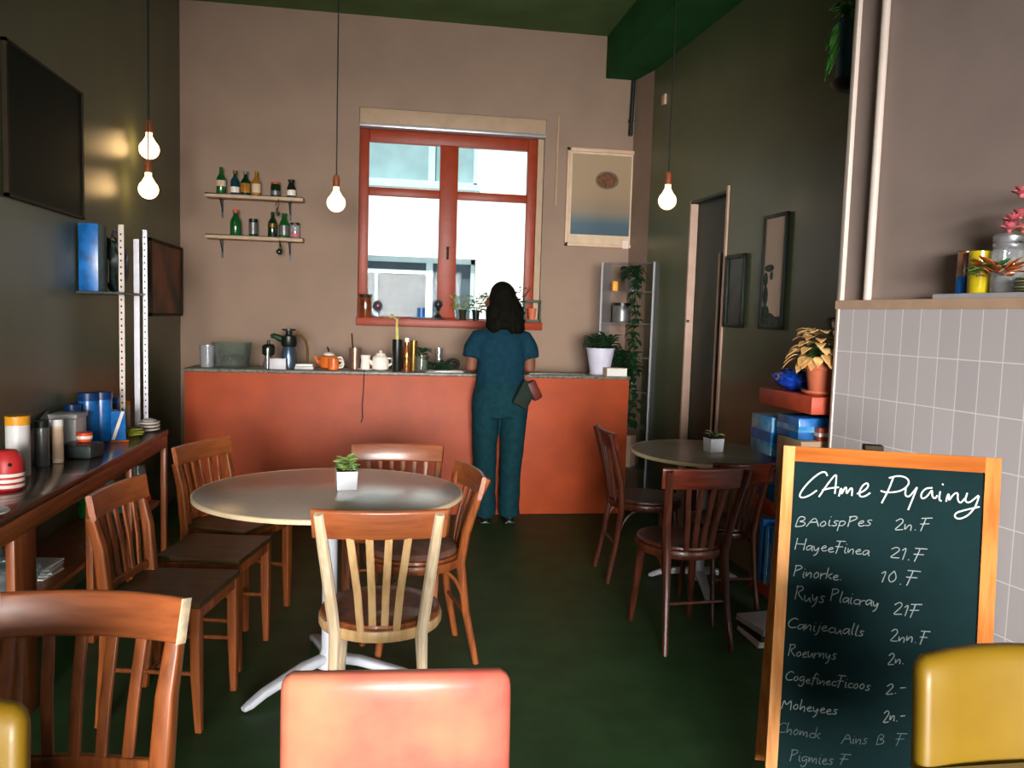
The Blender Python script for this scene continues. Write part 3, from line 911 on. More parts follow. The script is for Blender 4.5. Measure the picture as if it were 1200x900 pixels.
def garland(label, x, y, z, drop, r, seed):
    t = thing('hanging_ornament', label, 'ornament', (x, y, z), 0, 'ornaments hanging from the wall shelves')
    rnd = random.Random(seed)
    MB().sweep([(0, 0, 0), (0.006, 0, -drop * 0.4), (-0.004, 0, -drop * 0.75), (0, 0, -drop)], 0.0022, n=5).build('string', MT['cord'], t)
    MB().ell((0, 0, -drop - r * 0.6), (r, r, r), 14, 10).build('ball', MT['dkglass'], t)
    b = MB()
    for k in range(4):
        b.leaf((0, 0, -drop * (0.2 + 0.2 * k)), (rnd.uniform(-1, 1), -0.4, -0.5), 0.03, 0.014, 0.2)
    b.build('leaves', MT['leafdk'], t)
garland('string with dark beads hanging from the upper wall shelf', -0.79, 6.295, 2.243, 0.10, 0.014, 4)
garland('dark glass ball hanging below the lower wall shelf', -0.78, 6.295, 1.944, 0.075, 0.023, 5)

# ================================================================== FRAMED ART ON THE BACK WALL
t = thing('framed_picture', 'large cream framed poster of a brown oval over dark blue, right of the window', 'picture', (1.705, YB, 2.395), 0)
b = MB()
W2, H2 = 0.288, 0.388
b.bx(-W2, W2, -0.028, -0.004, H2 - 0.028, H2, bev=0.003).bx(-W2, W2, -0.028, -0.004, -H2, -H2 + 0.028, bev=0.003)
b.bx(-W2, -W2 + 0.026, -0.028, -0.004, -H2, H2, bev=0.003).bx(W2 - 0.026, W2, -0.028, -0.004, -H2, H2, bev=0.003)
b.build('frame', MT['peach'], t)
pr0 = MB().bx(-W2 + 0.02, W2 - 0.02, -0.014, -0.006, -H2 + 0.02, H2 - 0.02).build('print', MT['cream'], t, smooth=False)
pm = ramp_mat('poster_print', [(0, (196, 158, 120)), (0.004, (34, 70, 88)), (0.16, (52, 84, 96)), (0.30, (128, 112, 92)), (0.5, (150, 124, 92)), (1, (160, 136, 104))], 2, -0.30, 0.36, extra_noise=0.03)
MB().bx(-W2 + 0.045, W2 - 0.045, -0.0165, -0.013, -0.292, H2 - 0.045).build('image_area', pm, pr0, smooth=False)
MB().lathe([(0, 0), (0.082, 0), (0.082, 0.003), (0, 0.003)], n=40, sx=1, sy=0.72, cap=False).build('oval', mat('print_brown', (120, 72, 40), 0.7, 0.25, 40), pr0)
ov = [c for c in pr0.children if c.name.startswith('oval')][0]
ov.rotation_euler = (R(90), 0, 0); ov.location = (0.045, -0.0165, 0.145)
MB().lathe([(0, 0), (0.096, 0), (0.096, 0.002), (0, 0.002)], n=40, sx=1, sy=0.74, cap=False).build('oval_rim', mat('print_greygreen', (104, 104, 84), 0.7, 0.15, 40), pr0)
ov = [c for c in pr0.children if c.name.startswith('oval_rim')][0]
ov.rotation_euler = (R(90), 0, 0); ov.location = (0.045, -0.0165, 0.145)
tag(MB().bx(W2 - 0.10, W2 - 0.05, -0.0295, -0.0285, -H2 - 0.005, -H2 + 0.06).build('tape', MT['white'], t), 'pale tape strip')
b = MB().cyl((1.933, 6.42, 3.335), (1.925, 6.42, 2.90), 0.017).cyl((1.926, 6.42, 3.02), (1.926, 6.44, 3.02), 0.022)
tag(b.build('wall_pipe', MT['darkmetal']), 'dark vertical pipe on the back wall under the beam', 'pipe')
b = MB().bx(1.955, 1.967, 6.40, 6.45, 2.45, 3.33)
tag(MB().box((xr(5.92) - 0.008, 5.92, 3.06), (0.018, 0.07, 0.075), rz=R(2.5), bev=0.004).build('wall_sensor', MT['peach']), 'small pale box high on the right wall near the corner', 'sensor')

# ================================================================== CORNER SHELF WITH PLANTS
tag(MB().cyl((1.335, 6.441, 2.32), (1.335, 6.441, 3.02), 0.009, n=10).build('wall_conduit', MT['shutter']), 'thin taupe conduit on the back wall between the window and the poster', 'pipe')
t = thing('acrylic_shelf', 'tall clear acrylic corner shelf with plants, right of the counter', 'shelf', (1.862, 6.005, 0), R(-43))
WSH, DSH = 0.215, 0.16
for s in (-1, 1):
    MB().bx(s * WSH - 0.004, s * WSH + 0.004, -DSH * 0.5, DSH * 0.5, 0.0, 1.86).build('side_panel', MT['acry'], t, smooth=False)
    MB().bx(s * WSH - 0.006, s * WSH + 0.006, -DSH * 0.5 - 0.010, -DSH * 0.5, 0.0, 1.86).build('front_edge', MT['acryedge'], t, smooth=False)
for z in (1.855, 1.64, 1.40, 1.145, 0.885, 0.62, 0.3, 0.05):
    MB().bx(-WSH + 0.004, WSH - 0.004, -DSH * 0.5, DSH * 0.5, z - 0.004, z + 0.004).build('shelf_panel', MT['acry'], t, smooth=False)
def onshelf(u, v):
    a = R(-43)
    return 1.862 + u * math.cos(a) - v * math.sin(a), 6.005 + u * math.sin(a) + v * math.cos(a)
def ivy(label, u, v, z, drop, seed, pot='greymetal'):
    x, y = onshelf(u, v)
    t = thing('trailing_plant', label, 'plant', (x, y, z), R(-43), 'plants on the acrylic shelf')
    MB().lathe([(0.042, 0), (0.055, 0.10), (0.058, 0.105), (0.054, 0.108), (0.048, 0.095), (0, 0.09)], n=20).build('pot', MT[pot], t)
    b = foliage(70, (0, 0, 0.10), 0.06, 0.08, 0.07, 0.05, 0.5, seed)
    rnd = random.Random(seed)
    for st in range(3):
        pts = [Vector((0.05, -0.05, 0.11))]
        ox = rnd.uniform(0.0, 0.05)
        n = int(abs(drop) / 0.05)
        for k in range(n):
            pts.append(Vector((0.065 + ox + 0.02 * math.sin(k * 1.3 + st), -0.115 - 0.012 * st, 0.09 - 0.05 * k)))
        b.sweep(pts, 0.003, n=5)
        for p in pts[1:]:
            for q in range(2):
                b.leaf(p, (rnd.uniform(-1, 1), rnd.uniform(-1, -0.1), rnd.uniform(-0.5, 0.3)), 0.055, 0.042, 0.4)
    b.build('foliage', MT['leafdk'], t)
ivy('dark trailing ivy cascading from the upper acrylic shelf', 0.0, -0.0, 1.645, 0.72, 11)
x, y = onshelf(-0.09, 0.02)
bottle('jar', 'grey tin with yellow side on the middle acrylic shelf behind the ivy', 'jar', (x, y, 1.405), 0.07, 0.15, 'greymetal', True, 'black', 'greymetal', (0.1, 0.6), style='can')
x, y = onshelf(-0.14, -0.02)
tag(MB().bx(x - 0.02, x + 0.02, y - 0.03, y + 0.03, 1.645, 1.72, bev=0.004).build('small_box', MT['orangecap']), 'small yellow box beside the plant on the upper acrylic shelf', 'box')
x, y = onshelf(0.02, 0.0)
t = thing('bushy_plant', 'large dark bushy plant filling the acrylic shelf beside the white flowerpot', 'plant', (x, y, 0.89), R(-43), 'plants on the acrylic shelf')
MB().lathe([(0.045, 0), (0.06, 0.12), (0.055, 0.12), (0, 0.11)], n=20).build('pot', MT['greymetal'], t)
b = foliage(150, (-0.05, -0.03, 0.10), 0.09, 0.18, 0.10, 0.065, 0.35, 21)
rnd = random.Random(5)
for k in range(40):
    b.leaf((rnd.uniform(-0.02, 0.12), -0.10 - rnd.random() * 0.03, rnd.uniform(-0.22, 0.12)), (rnd.uniform(-1, 1), -0.6, rnd.uniform(-0.8, 0.4)), 0.07, 0.045, 0.4)
b.sweep([(0.03, -0.05, 0.12), (0.05, -0.11, 0.0), (0.04, -0.12, -0.22)], 0.004, n=5)
b.build('foliage', MT['leafdk'], t)
x, y = onshelf(-0.02, -0.01)
bottle('bottle', 'blue and cream bottle low on the acrylic shelf beside the counter end', 'bottle', (x, y, 0.625), 0.045, 0.21, 'bluedk', True, 'cream', 'cream', (0.1, 0.3), neck=0.5)
x, y = onshelf(-0.01, -0.01)
tag(MB().box((x, y, 0.304 + 0.12), (0.16, 0.10, 0.24), rz=R(-43), bev=0.004).build('cardboard_box', MT['beige']), 'beige box on the lowest visible acrylic shelf beside the counter', 'box')

# ================================================================== RIGHT WALL PICTURES
def wallpic(label, y0, y1, z0, z1, fm, im, fwid, matwid=0.0, matm=None, face='right'):
    yc, zc = (y0 + y1) / 2, (z0 + z1) / 2
    wd, hd = abs(y1 - y0) / 2, (z1 - z0) / 2
    t = thing('framed_picture', label, 'picture', (xr(yc) - 0.002, yc, zc), R(90 + 2.47) if face == 'right' else 0, None)
    t.rotation_euler = (0, 0, R(2.47))
    b = MB()
    for s in (-1, 1):
        b.bx(-0.022, -0.003, s * wd, s * (wd - fwid), -hd, hd, bev=0.002)
        b.bx(-0.022, -0.003, -wd, wd, s * hd, s * (hd - fwid), bev=0.002)
    b.build('frame', MT[fm], t)
    p = MB().bx(-0.012, -0.004, -wd + fwid * 0.5, wd - fwid * 0.5, -hd + fwid * 0.5, hd - fwid * 0.5).build('print', im, t, smooth=False)
    return t, p, wd, hd
wallpic('small dark framed picture beside the door on the right wall', 4.50, 4.735, 1.40, 1.835, 'blackframe', mat('dark_print', (40, 52, 32), 0.35, 0.4, 9), 0.026)
t, p, wd, hd = wallpic('tall black framed picture with a pale sky and dark tree on the right wall', 4.05, 4.30, 1.398, 2.022, 'blackframe', mat('pale_print', (206, 180, 158), 0.45, 0.06, 4), 0.020)
b = MB()
b.bx(-0.0135, -0.0115, -wd + 0.02, wd - 0.02, -hd + 0.02, -hd + 0.07)
for (yy, zz, ry, rz_) in ((0.07, -0.22, 0.055, 0.05), (0.03, -0.25, 0.08, 0.035), (0.075, -0.13, 0.035, 0.07), (0.08, -0.04, 0.03, 0.05), (0.045, 0.022, 0.062, 0.025), (0.02, -0.02, 0.022, 0.03)):
    b.ell((-0.0125, yy, zz), (0.0015, ry * 0.8, rz_ * 0.8), 14, 8)
b.build('tree_silhouette', mat('print_dark_green', (52, 78, 62), 0.6, 0.4, 40), p)

# ================================================================== LEFT WALL
t = thing('wall_screen', 'large dark glossy panel in a thin brown frame high on the left wall', 'screen', (XL, 4.0, 2.155))
b = MB()
for s in (-1, 1):
    b.bx(0.003, 0.022, s * 0.42, s * 0.405, -0.31, 0.31)
    b.bx(0.003, 0.022, -0.42, 0.42, s * 0.31, s * 0.297)
b.build('frame', MT['brownframe'], t)
MB().bx(0.004, 0.017, -0.408, 0.408, -0.30, 0.30).build('panel', MT['screen'], t, smooth=False)
t = thing('framed_picture', 'brown and orange framed painting low on the left wall beside the corner', 'picture', (XL, 5.975, 1.61))
b = MB()
for s in (-1, 1):
    b.bx(0.003, 0.03, s * 0.41, s * 0.385, -0.252, 0.252)
    b.bx(0.003, 0.03, -0.41, 0.41, s * 0.252, s * 0.232)
b.build('frame', MT['brownframe'], t)
MB().bx(0.003, 0.022, -0.39, 0.39, -0.24, 0.24).build('canvas', mat('painting_orange_brown', (140, 72, 36), 0.5, 0.2, 3, col2=(40, 38, 22)), t, smooth=False)

# ------------------------------------------------------------------ shelf table along the left wall
tx0, tx1, ty0, ty1, tz = XL + 0.004, -1.18, 1.2, 4.73, 0.74
t = thing('shelf_table', 'long brown wooden shelf table along the left wall', 'table', ((tx0 + tx1) / 2, 3.0, 0))
ox, oy = (tx0 + tx1) / 2, 3.0
def tb(x0, x1, y0, y1, z0, z1, bev=0.0):
    return MB().bx(x0 - ox, x1 - ox, y0 - oy, y1 - oy, z0, z1, bev)
tb(tx0, tx1, ty0, ty1, tz - 0.028, tz, 0.003).build('tabletop', MT['tabletop'], t)
tb(tx1 - 0.024, tx1 - 0.002, ty0, ty1 - 0.02, tz - 0.095, tz - 0.028, 0.002).build('apron', MT['oaky'], t)
for y0, y1 in ((1.3, 1.48), (2.82, 2.99), (3.54, 3.70), (4.07, 4.11), (4.685, 4.728)):
    tb(tx1 - 0.032, tx1 - 0.004, y0, y1, 0.0, tz - 0.03, 0.003).build('leg', MT['oak'], t)
for y in (1.4, 2.9, 3.62, 4.70):
    tb(tx0 + 0.01, tx0 + 0.04, y - 0.02, y + 0.02, 0.0, tz - 0.03, 0.003).build('leg', MT['oak'], t)
tb(tx0 + 0.005, tx1 - 0.034, ty0 + 0.1, 4.68, 0.33, 0.352, 0.002).build('lower_shelf', MT['oaky'], t)
T = tz + 0.0008
GL = 'things standing on the shelf table'
# red striped jar
t = thing('striped_jar', 'red knitted looking jar with white stripes and button eyes, nearest on the shelf table', 'jar', (-1.345, 3.16, T), R(-30), GL)
MB().lathe([(0.046, 0), (0.054, 0.008), (0.055, 0.07), (0.053, 0.10), (0.046, 0.128), (0.030, 0.145), (0, 0.150)], n=28).build('body', MT['red'], t)
for z in (0.012, 0.032, 0.052):
    MB().lathe([(0.0553, z), (0.0563, z + 0.001), (0.0563, z + 0.011), (0.0553, z + 0.012)], n=28, cap=False).build('stripe', MT['ceramic'], t)
for a in (-62, -20):
    MB().ell((0.052 * math.sin(R(a)) * -1, -0.052 * math.cos(R(a)), 0.098), (0.007, 0.007, 0.007), 10, 8).build('eye', MT['black'], t)
bottle('bottle', 'white plastic bottle with an orange cap behind the red striped jar', 'bottle', (-1.415, 3.42, T), 0.043, 0.235, 'whiteplastic', True, 'orangecap', style='can', group=GL)
bottle('canister', 'slim dark grey canister beside the white bottle with the orange cap', 'canister', (-1.405, 3.62, T), 0.028, 0.19, 'greymetal', True, 'darkmetal', style='can', group=GL)
bottle('canister', 'slim beige canister right of the dark grey canister', 'canister', (-1.372, 3.70, T), 0.022, 0.185, 'cream', True, 'whiteplastic', 'beige', (0.1, 0.8), style='can', group=GL)
t = thing('storage_box', 'pale grey plastic box behind the grey canister', 'box', (-1.44, 4.00, T), 0, GL)
MB().bx(-0.06, 0.06, -0.07, 0.07, 0, 0.17, bev=0.008).build('body', MT['whiteplastic'], t)
MB().bx(-0.065, 0.065, -0.075, 0.075, 0.155, 0.178, bev=0.006).build('lid', MT['slab'], t)
bottle('jar', 'small jar with a dark blue lid behind the pale grey box', 'jar', (-1.465, 4.13, T), 0.035, 0.20, 'whiteplastic', True, 'bluedk', style='can', group=GL)
for k, (x, y) in enumerate(((-1.43, 4.24), (-1.388, 4.30))):
    t = bottle('water_bottle', ('left' if k == 0 else 'right') + ' one of the two large bright blue bottles standing together', 'bottle', (x, y, T), 0.046, 0.245, 'blueplastic', True, 'bluedk', style='can', group=GL)
tag(MB().bx(-1.495, -1.42, 4.42, 4.52, T, T + 0.22, bev=0.01).build('dark_carton', MT['darkbag']), 'dark carton standing behind the bright blue bottles', 'box', GL)
bottle('jar', 'blue lidded dark jar between the blue bottles and the rack post', 'jar', (-1.44, 4.58, T), 0.046, 0.19, 'bluedk', True, 'blueplastic', style='can', group=GL)
tag(MB().box((-1.385, 4.42, T + 0.07), (0.07, 0.09, 0.14), rz=R(20), bev=0.003).build('beige_box', MT['beige']), 'beige cardboard box right of the blue bottles', 'box', GL)
t = thing('snack_packet', 'blue packet with a white diagonal stripe leaning beside the beige box', 'packet', (-1.315, 4.30, T), R(30), GL)
MB().hexa([(-0.035, -0.02, 0), (0.035, -0.02, 0), (0.035, 0.02, 0), (-0.035, 0.02, 0), (-0.028, 0.005, 0.15), (0.036, 0.005, 0.15), (0.036, 0.03, 0.15), (-0.028, 0.03, 0.15)]).build('body', MT['blueplastic'], t, smooth=False)
MB().hexa([(-0.034, -0.0225, 0.01), (-0.018, -0.0225, 0.01), (-0.018, -0.02, 0.01), (-0.034, -0.02, 0.01), (0.018, 0.0025, 0.148), (0.034, 0.0025, 0.148), (0.034, 0.005, 0.148), (0.018, 0.005, 0.148)]).build('stripe', MT['ceramic'], t, smooth=False)
MB().bx(-0.045, 0.045, -0.035, 0.03, -0.0003, 0.006).build('base', MT['orange'], t)
bottle('container', 'pale box shaped container with a yellow lid behind the rack posts', 'container', (-1.402, 4.70, T), 0.030, 0.155, 'cream', True, 'orangecap', style='can', group=GL)
t = thing('dish_stack', 'stack of white dishes with dark bands at the far end of the shelf table', 'dishes', (-1.262, 4.655, T), 0, GL)
for k in range(3):
    MB().lathe([(0.03, 0.018 * k), (0.055, 0.018 * k + 0.010), (0.058, 0.018 * k + 0.016), (0.03, 0.018 * k + 0.014)], n=24).build('dish', MT['ceramic'], t)
MB().lathe([(0.03, 0.052), (0.04, 0.062), (0.015, 0.07), (0, 0.07)], n=20).build('lid', MT['slab'], t)
b = MB()
rnd = random.Random(3)
for k in range(7):
    b.box((-1.285 + rnd.uniform(-.03, .03), 4.47 + rnd.uniform(-.05, .05), T + 0.006 + 0.005 * k), (0.07, 0.06, 0.008), rz=rnd.random() * 3, bev=0.003)
tag(b.build('folded_cloth', MT['cloth']), 'crumpled green and yellow cloth before the white dishes', 'cloth', GL)
t = thing('glass_tray', 'dark glassy tray with an orange label before the blue bottles', 'tray', (-1.335, 3.86, T), R(-10), GL)
MB().bx(-0.075, 0.075, -0.06, 0.06, 0, 0.055, bev=0.006).build('body', MT['darkbag'], t)
MB().bx(-0.07, 0.07, -0.055, 0.055, 0.055, 0.06).build('cover', MT['clear'], t)
t = thing('plastic_tub', 'small orange and white tub lying on the dark glassy tray', 'tub', (-1.335, 3.90, T + 0.0615), R(-20), GL)
MB().lathe([(0, 0), (0.030, 0), (0.034, 0.02), (0.034, 0.04), (0, 0.045)], n=20, cap=False).build('body', mat('tub_orange_red', (232, 84, 40), 0.4, 0.1), t)
MB().lathe([(0.0345, 0.012), (0.035, 0.013), (0.035, 0.026), (0.0345, 0.027)], n=20, cap=False).build('band', MT['ceramic'], t)
t = thing('saucer', 'pale blue saucer at the near left edge of the shelf table', 'saucer', (-1.24, 2.74, T), 0, GL)
MB().lathe([(0.03, 0), (0.055, 0.012), (0.075, 0.018), (0.073, 0.022), (0.03, 0.008), (0, 0.007)], n=28).build('plate', MT['slab'], t)
MB().lathe([(0.025, 0.009), (0.036, 0.045), (0.034, 0.045), (0.022, 0.012)], n=24).build('glass', MT['jar'], t)
b = MB().hexa([(-1.47, 3.25, T), (-1.45, 3.25, T), (-1.45, 3.95, T), (-1.47, 3.95, T), (-1.513, 3.25, T + 0.02), (-1.505, 3.25, T + 0.02), (-1.505, 3.95, T + 0.20), (-1.513, 3.95, T + 0.20)])
tag(b.build('leaning_board', MT['black'], smooth=False), 'dark triangular board leaning on the left wall behind the white bottle', 'board', GL)
# lower shelf contents
z = 0.3525
def crumple(b, c, r, seed):
    rnd = random.Random(seed)
    t = bmesh.new()
    bmesh.ops.create_icosphere(t, subdivisions=3, radius=1)
    for v in t.verts:
        k = 1 + 0.35 * noise.noise(v.co * 2.3 + Vector((seed, 0, 0)))
        v.co = Vector((v.co.x * r[0] * k, v.co.y * r[1] * k, max(-r[2] * 0.98, v.co.z * r[2] * k)))
    b.merge(t, Matrix.Translation(Vector((c[0], c[1], c[2] + r[2]))))
    return b
GS = 'things on the lower shelf of the shelf table'
tag(crumple(MB(), (-1.36, 3.18, z), (0.10, 0.14, 0.06), 2).build('plastic_bag', MT['bag']), 'crumpled clear plastic bag on the lower shelf between the panel legs', 'bag', GS)
b = MB()
for k in range(6):
    b.box((-1.37, 3.38 + 0.004 * (k % 2), z + 0.004 + 0.0075 * k), (0.20, 0.15, 0.007), rz=R(4 * ((k * 7) % 5) - 8))
tag(b.build('paper_stack', MT['paper']), 'loose stack of white papers on the lower shelf', 'papers', GS)
for k, (y, h_, m_) in enumerate(((3.10, 0.22, 'jar'), (3.28, 0.19, 'clear'), (4.30, 0.24, 'gglass'), (4.42, 0.22, 'blglass'))):
    bottle('bottle', ('cloudy glass jar standing on the lower shelf behind the clear bag', 'clear glass bottle at the back of the lower shelf', 'green glass bottle on the lower shelf behind the middle slat chair', 'blue green bottle at the far end of the lower shelf')[k], 'bottle', (-1.47 + 0.03 * (k % 2), y, z), 0.036, h_, m_, group=GS)
for k, (x, y, h_, m_, lab) in enumerate(((-1.275, 4.44, 0.25, 'clear', 'tall clear glass bottle at the front of the lower shelf beside the end leg'), (-1.30, 4.60, 0.22, 'jar', 'cloudy glass jar on the lower shelf next to the end leg'))):
    bottle('bottle' if k == 0 else 'jar', lab, 'bottle' if k == 0 else 'jar', (x, y, z), 0.035, h_, m_, style='bottle' if k == 0 else 'jar', group=GS)
t = thing('paper_roll', 'teal roll leaning against the wall above the lower shelf at its far end', 'roll', (-1.33, 4.33, z + 0.001), 0, GS)
MB().cyl((0, 0, 0.004), (-0.095, 0.048, 0.315), 0.026, n=16).build('body', mat('teal_roll', (70, 140, 150), 0.5, 0.1), t)
MB().cyl((-0.0955, 0.0483, 0.3155), (-0.097, 0.049, 0.321), 0.020, n=16).build('end_cap', MT['paper'], t)
tag(crumple(MB(), (-1.40, 4.50, z), (0.07, 0.08, 0.07), 5).build('plastic_bag', MT['bag']), 'clear plastic bag with red print at the far end of the lower shelf', 'bag', GS)
tag(crumple(MB(), (-1.25, 4.53, z), (0.03, 0.035, 0.045), 8).build('snack_bag', MT['red']), 'small red packet between the bottle and the jar on the lower shelf', 'packet', GS)

# ------------------------------------------------------------------ slotted post rack on the left wall
t = thing('slotted_rack', 'white perforated metal post rack standing at the far end of the shelf table', 'rack', (-1.40, 4.70, T))
def post(x, y, h, w, m):
    b = MB()
    b.bx(x, x + w, y, y + 0.003, 0, h)
    b.bx(x, x + 0.003, y, y + w, 0, h)
    b.mi = 1
    k = 0.03
    while k < h - 0.02:
        b.lathe([(0, 0), (w * 0.13, 0), (w * 0.13, 0.0008), (0, 0.0008)], n=8, cap=False) if False else b.box((x + w / 2, y - 0.0006, k), (w * 0.26, 0.001, w * 0.34), bev=0)
        k += 0.034
    return b.build('post', [m, MT['cord']], t, smooth=False)
post(0.02, -0.155, 1.10, 0.030, MT['white'])
post(0.102, -0.02, 1.09, 0.026, MT['alu'])
b = MB().bx(0.055, 0.083, -0.008, -0.004, 0, 1.04)
b.build('post', MT['alu'], t, smooth=False)
MB().bx(XL + 1.40 + 0.003, 0.11, -0.36, 0.02, 0.735, 0.747).build('shelf_panel', MT['darkmetal'], t, smooth=False)
SZ = T + 0.748
t = thing('blue_file_box', 'bright blue upright box on the rack shelf against the left wall', 'box', (XL + 0.055, 4.44, SZ), 0)
MB().bx(-0.045, 0.045, -0.075, 0.06, 0, 0.335, bev=0.003).build('body', MT['teal'], t)
MB().bx(-0.046, 0.046, -0.080, -0.074, 0, 0.335, bev=0.001).build('spine', MT['blueplastic'], t)['label'] = 'bright blue spine'
t = thing('carrier_bag', 'dark grey green bag stuffed on the rack shelf behind the white post', 'bag', (-1.425, 4.645, SZ))
crumple(MB(), (0, 0, 0), (0.068, 0.070, 0.15), 13).build('body', MT['darkbag'], t)
MB().sweep([(-0.03, 0.02, 0.24), (-0.01, 0.01, 0.33), (0.03, -0.01, 0.31), (0.04, -0.01, 0.23)], 0.006, n=6).build('handle', MT['bluedk'], t)
MB().bx(-0.055, -0.005, -0.085, -0.079, 0.05, 0.17).build('patch', MT['beige'], t)

# ================================================================== ON THE COUNTER
C0 = CZ + 0.0006
GC = 'things standing along the bar counter'
t = thing('glass_tumbler', 'clear glass at the left end of the counter', 'glass', (-1.205, 5.86, C0), 0, GC)
MB().lathe([(0, 0), (0.042, 0), (0.052, 0.15), (0.049, 0.15), (0.039, 0.008), (0, 0.008)], n=24, cap=False).build('body', MT['jar'], t)
t = thing('glass_bowl', 'wide clear glass bowl with green leaves inside at the left end of the counter', 'bowl', (-1.055, 5.93, C0), 0, GC)
MB().lathe([(0, 0.0), (0.11, 0), (0.115, 0.01), (0.138, 0.17), (0.134, 0.17), (0.11, 0.014), (0, 0.012)], n=36, cap=False).build('body', MT['clear'], t)
foliage(60, (0, 0, 0.03), 0.09, 0.05, 0.05, 0.03, 0.5, 31).build('salad_leaves', mat('muted_leaf', (70, 92, 56), 0.6, 0.3, 20), t)
t = thing('pepper_grinder', 'dark grinder with a bright steel post beside the glass bowl on the counter', 'grinder', (-0.795, 5.86, C0), 0, GC)
MB().lathe([(0.034, 0), (0.036, 0.02), (0.030, 0.06), (0.024, 0.085)], n=20).build('base', MT['greymetal'], t)
MB().lathe([(0.026, 0.085), (0.043, 0.10), (0.045, 0.15), (0.034, 0.165), (0.012, 0.17), (0.010, 0.195)], n=20).build('head', MT['black'], t)
MB().cyl((0, -0.046, 0.0), (0, -0.046, 0.14), 0.010, n=12).build('steel_post', MT['chrome'], t)
t = thing('coffee_pot', 'steel and black coffee pot with a curved gold handle on the counter', 'coffee pot', (-0.665, 5.93, C0), 0, GC)
MB().lathe([(0.055, 0), (0.058, 0.02), (0.052, 0.11), (0.044, 0.15)], n=24).build('body', mat('steel_blue', (96, 116, 136), 0.2, 0.1, metal=0.7), t)
MB().lathe([(0.046, 0.15), (0.056, 0.17), (0.052, 0.225), (0.024, 0.235), (0.020, 0.262), (0.048, 0.266), (0.048, 0.276), (0, 0.28)], n=24, cap=False).build('top', MT['black'], t)
MB().sweep([(-0.04, 0, 0.20), (-0.08, 0, 0.215), (-0.105, 0, 0.225), (-0.125, 0, 0.22)], [0.026, 0.022, 0.018, 0.013], n=12).build('spout', MT['leafdk'], t)
MB().sweep([(0.045, 0, 0.235), (0.085, 0, 0.23), (0.115, 0, 0.20), (0.128, 0, 0.15), (0.130, 0, 0.09), (0.128, 0, 0.01)], 0.009, n=10).build('handle', MT['gold'], t)
tag(MB().bx(-0.775, -0.665, 5.76, 5.80, C0, C0 + 0.075, bev=0.003).build('grey_box', MT['slab']), 'small pale grey box in front of the coffee pot on the counter', 'box', GC)
t = thing('butter_dish', 'low white dish with a grey lid to the right of the coffee pot', 'dish', (-0.545, 5.82, C0), 0, GC)
MB().bx(-0.065, 0.065, -0.04, 0.04, 0, 0.022, bev=0.006).build('dish', MT['slab'], t)
MB().bx(-0.058, 0.058, -0.035, 0.035, 0.022, 0.038, bev=0.005).build('lid', MT['ceramic'], t)
t = thing('teapot', 'orange and white teapot with a dark knob on the counter', 'teapot', (-0.385, 5.90, C0), 0, GC)
MB().lathe([(0.03, 0), (0.06, 0.012), (0.072, 0.045), (0.060, 0.085), (0.034, 0.10), (0, 0.10)], n=28, cap=False).build('body', MT['orange'], t)
MB().lathe([(0.04, 0.098), (0.036, 0.11), (0.014, 0.12), (0, 0.12)], n=24, cap=False).build('lid', MT['ceramic'], t)
MB().sweep([(0, 0, 0.115), (-0.004, 0, 0.14), (-0.012, 0, 0.158)], [0.006, 0.008, 0.005], n=10).build('knob', MT['brownframe'], t)
MB().sweep([(-0.062, 0, 0.04), (-0.085, 0, 0.06), (-0.098, 0, 0.09)], [0.016, 0.012, 0.009], n=10).build('spout', MT['orange'], t)
MB().sweep([(0.062, 0, 0.08), (0.085, 0, 0.085), (0.10, 0, 0.06), (0.088, 0, 0.03), (0.066, 0, 0.025)], 0.009, n=10).build('handle', MT['ceramic'], t)
t = thing('mug', 'orange mug with a white handle in front of the teapot', 'mug', (-0.345, 5.79, C0), R(10), GC)
MB().lathe([(0.030, 0), (0.036, 0.005), (0.038, 0.08), (0.035, 0.08), (0.033, 0.01), (0, 0.008)], n=24, cap=False).build('body', MT['orange'], t)
MB().sweep([(0.036, 0, 0.068), (0.060, 0, 0.065), (0.070, 0, 0.042), (0.060, 0, 0.02), (0.036, 0, 0.018)], 0.008, n=10).build('handle', MT['ceramic'], t)
t = thing('metal_cup', 'copper brown metal cup with a stirring stick on the counter', 'cup', (-0.205, 5.99, C0), 0, GC)
MB().lathe([(0.040, 0), (0.044, 0.15), (0.041, 0.15), (0.037, 0.01), (0, 0.01)], n=24).build('body', mat('brown_steel', (150, 120, 104), 0.3, 0.1, metal=0.6), t)
MB().cyl((-0.01, 0, 0.02), (-0.025, 0, 0.255), 0.005, n=8).build('stick', MT['brownframe'], t)
t = thing('creamer', 'small white cup just left of the white teapot', 'cup', (-0.128, 5.86, C0), 0, GC)
MB().lathe([(0.026, 0), (0.034, 0.02), (0.030, 0.07), (0.036, 0.105), (0.033, 0.105), (0.027, 0.07), (0, 0.01)], n=24, cap=False).build('body', MT['ceramic'], t)
MB().lathe([(0.03, 0), (0.06, 0.006), (0.062, 0.010), (0, 0.004)], n=24, cap=False).build('saucer', MT['ceramic'], t)
t = thing('teapot', 'white ceramic teapot left of the tall dark bottle', 'teapot', (-0.022, 5.88, C0), 0, GC)
MB().lathe([(0.04, 0), (0.058, 0.01), (0.064, 0.05), (0.056, 0.09), (0.036, 0.108), (0, 0.108)], n=28, cap=False).build('body', MT['ceramic'], t)
MB().lathe([(0.038, 0.106), (0.032, 0.12), (0.008, 0.126), (0.012, 0.14), (0, 0.143)], n=24, cap=False).build('lid', MT['ceramic'], t)
MB().sweep([(-0.055, 0, 0.045), (-0.078, 0, 0.065), (-0.088, 0, 0.095)], [0.016, 0.011, 0.009], n=10).build('spout', MT['ceramic'], t)
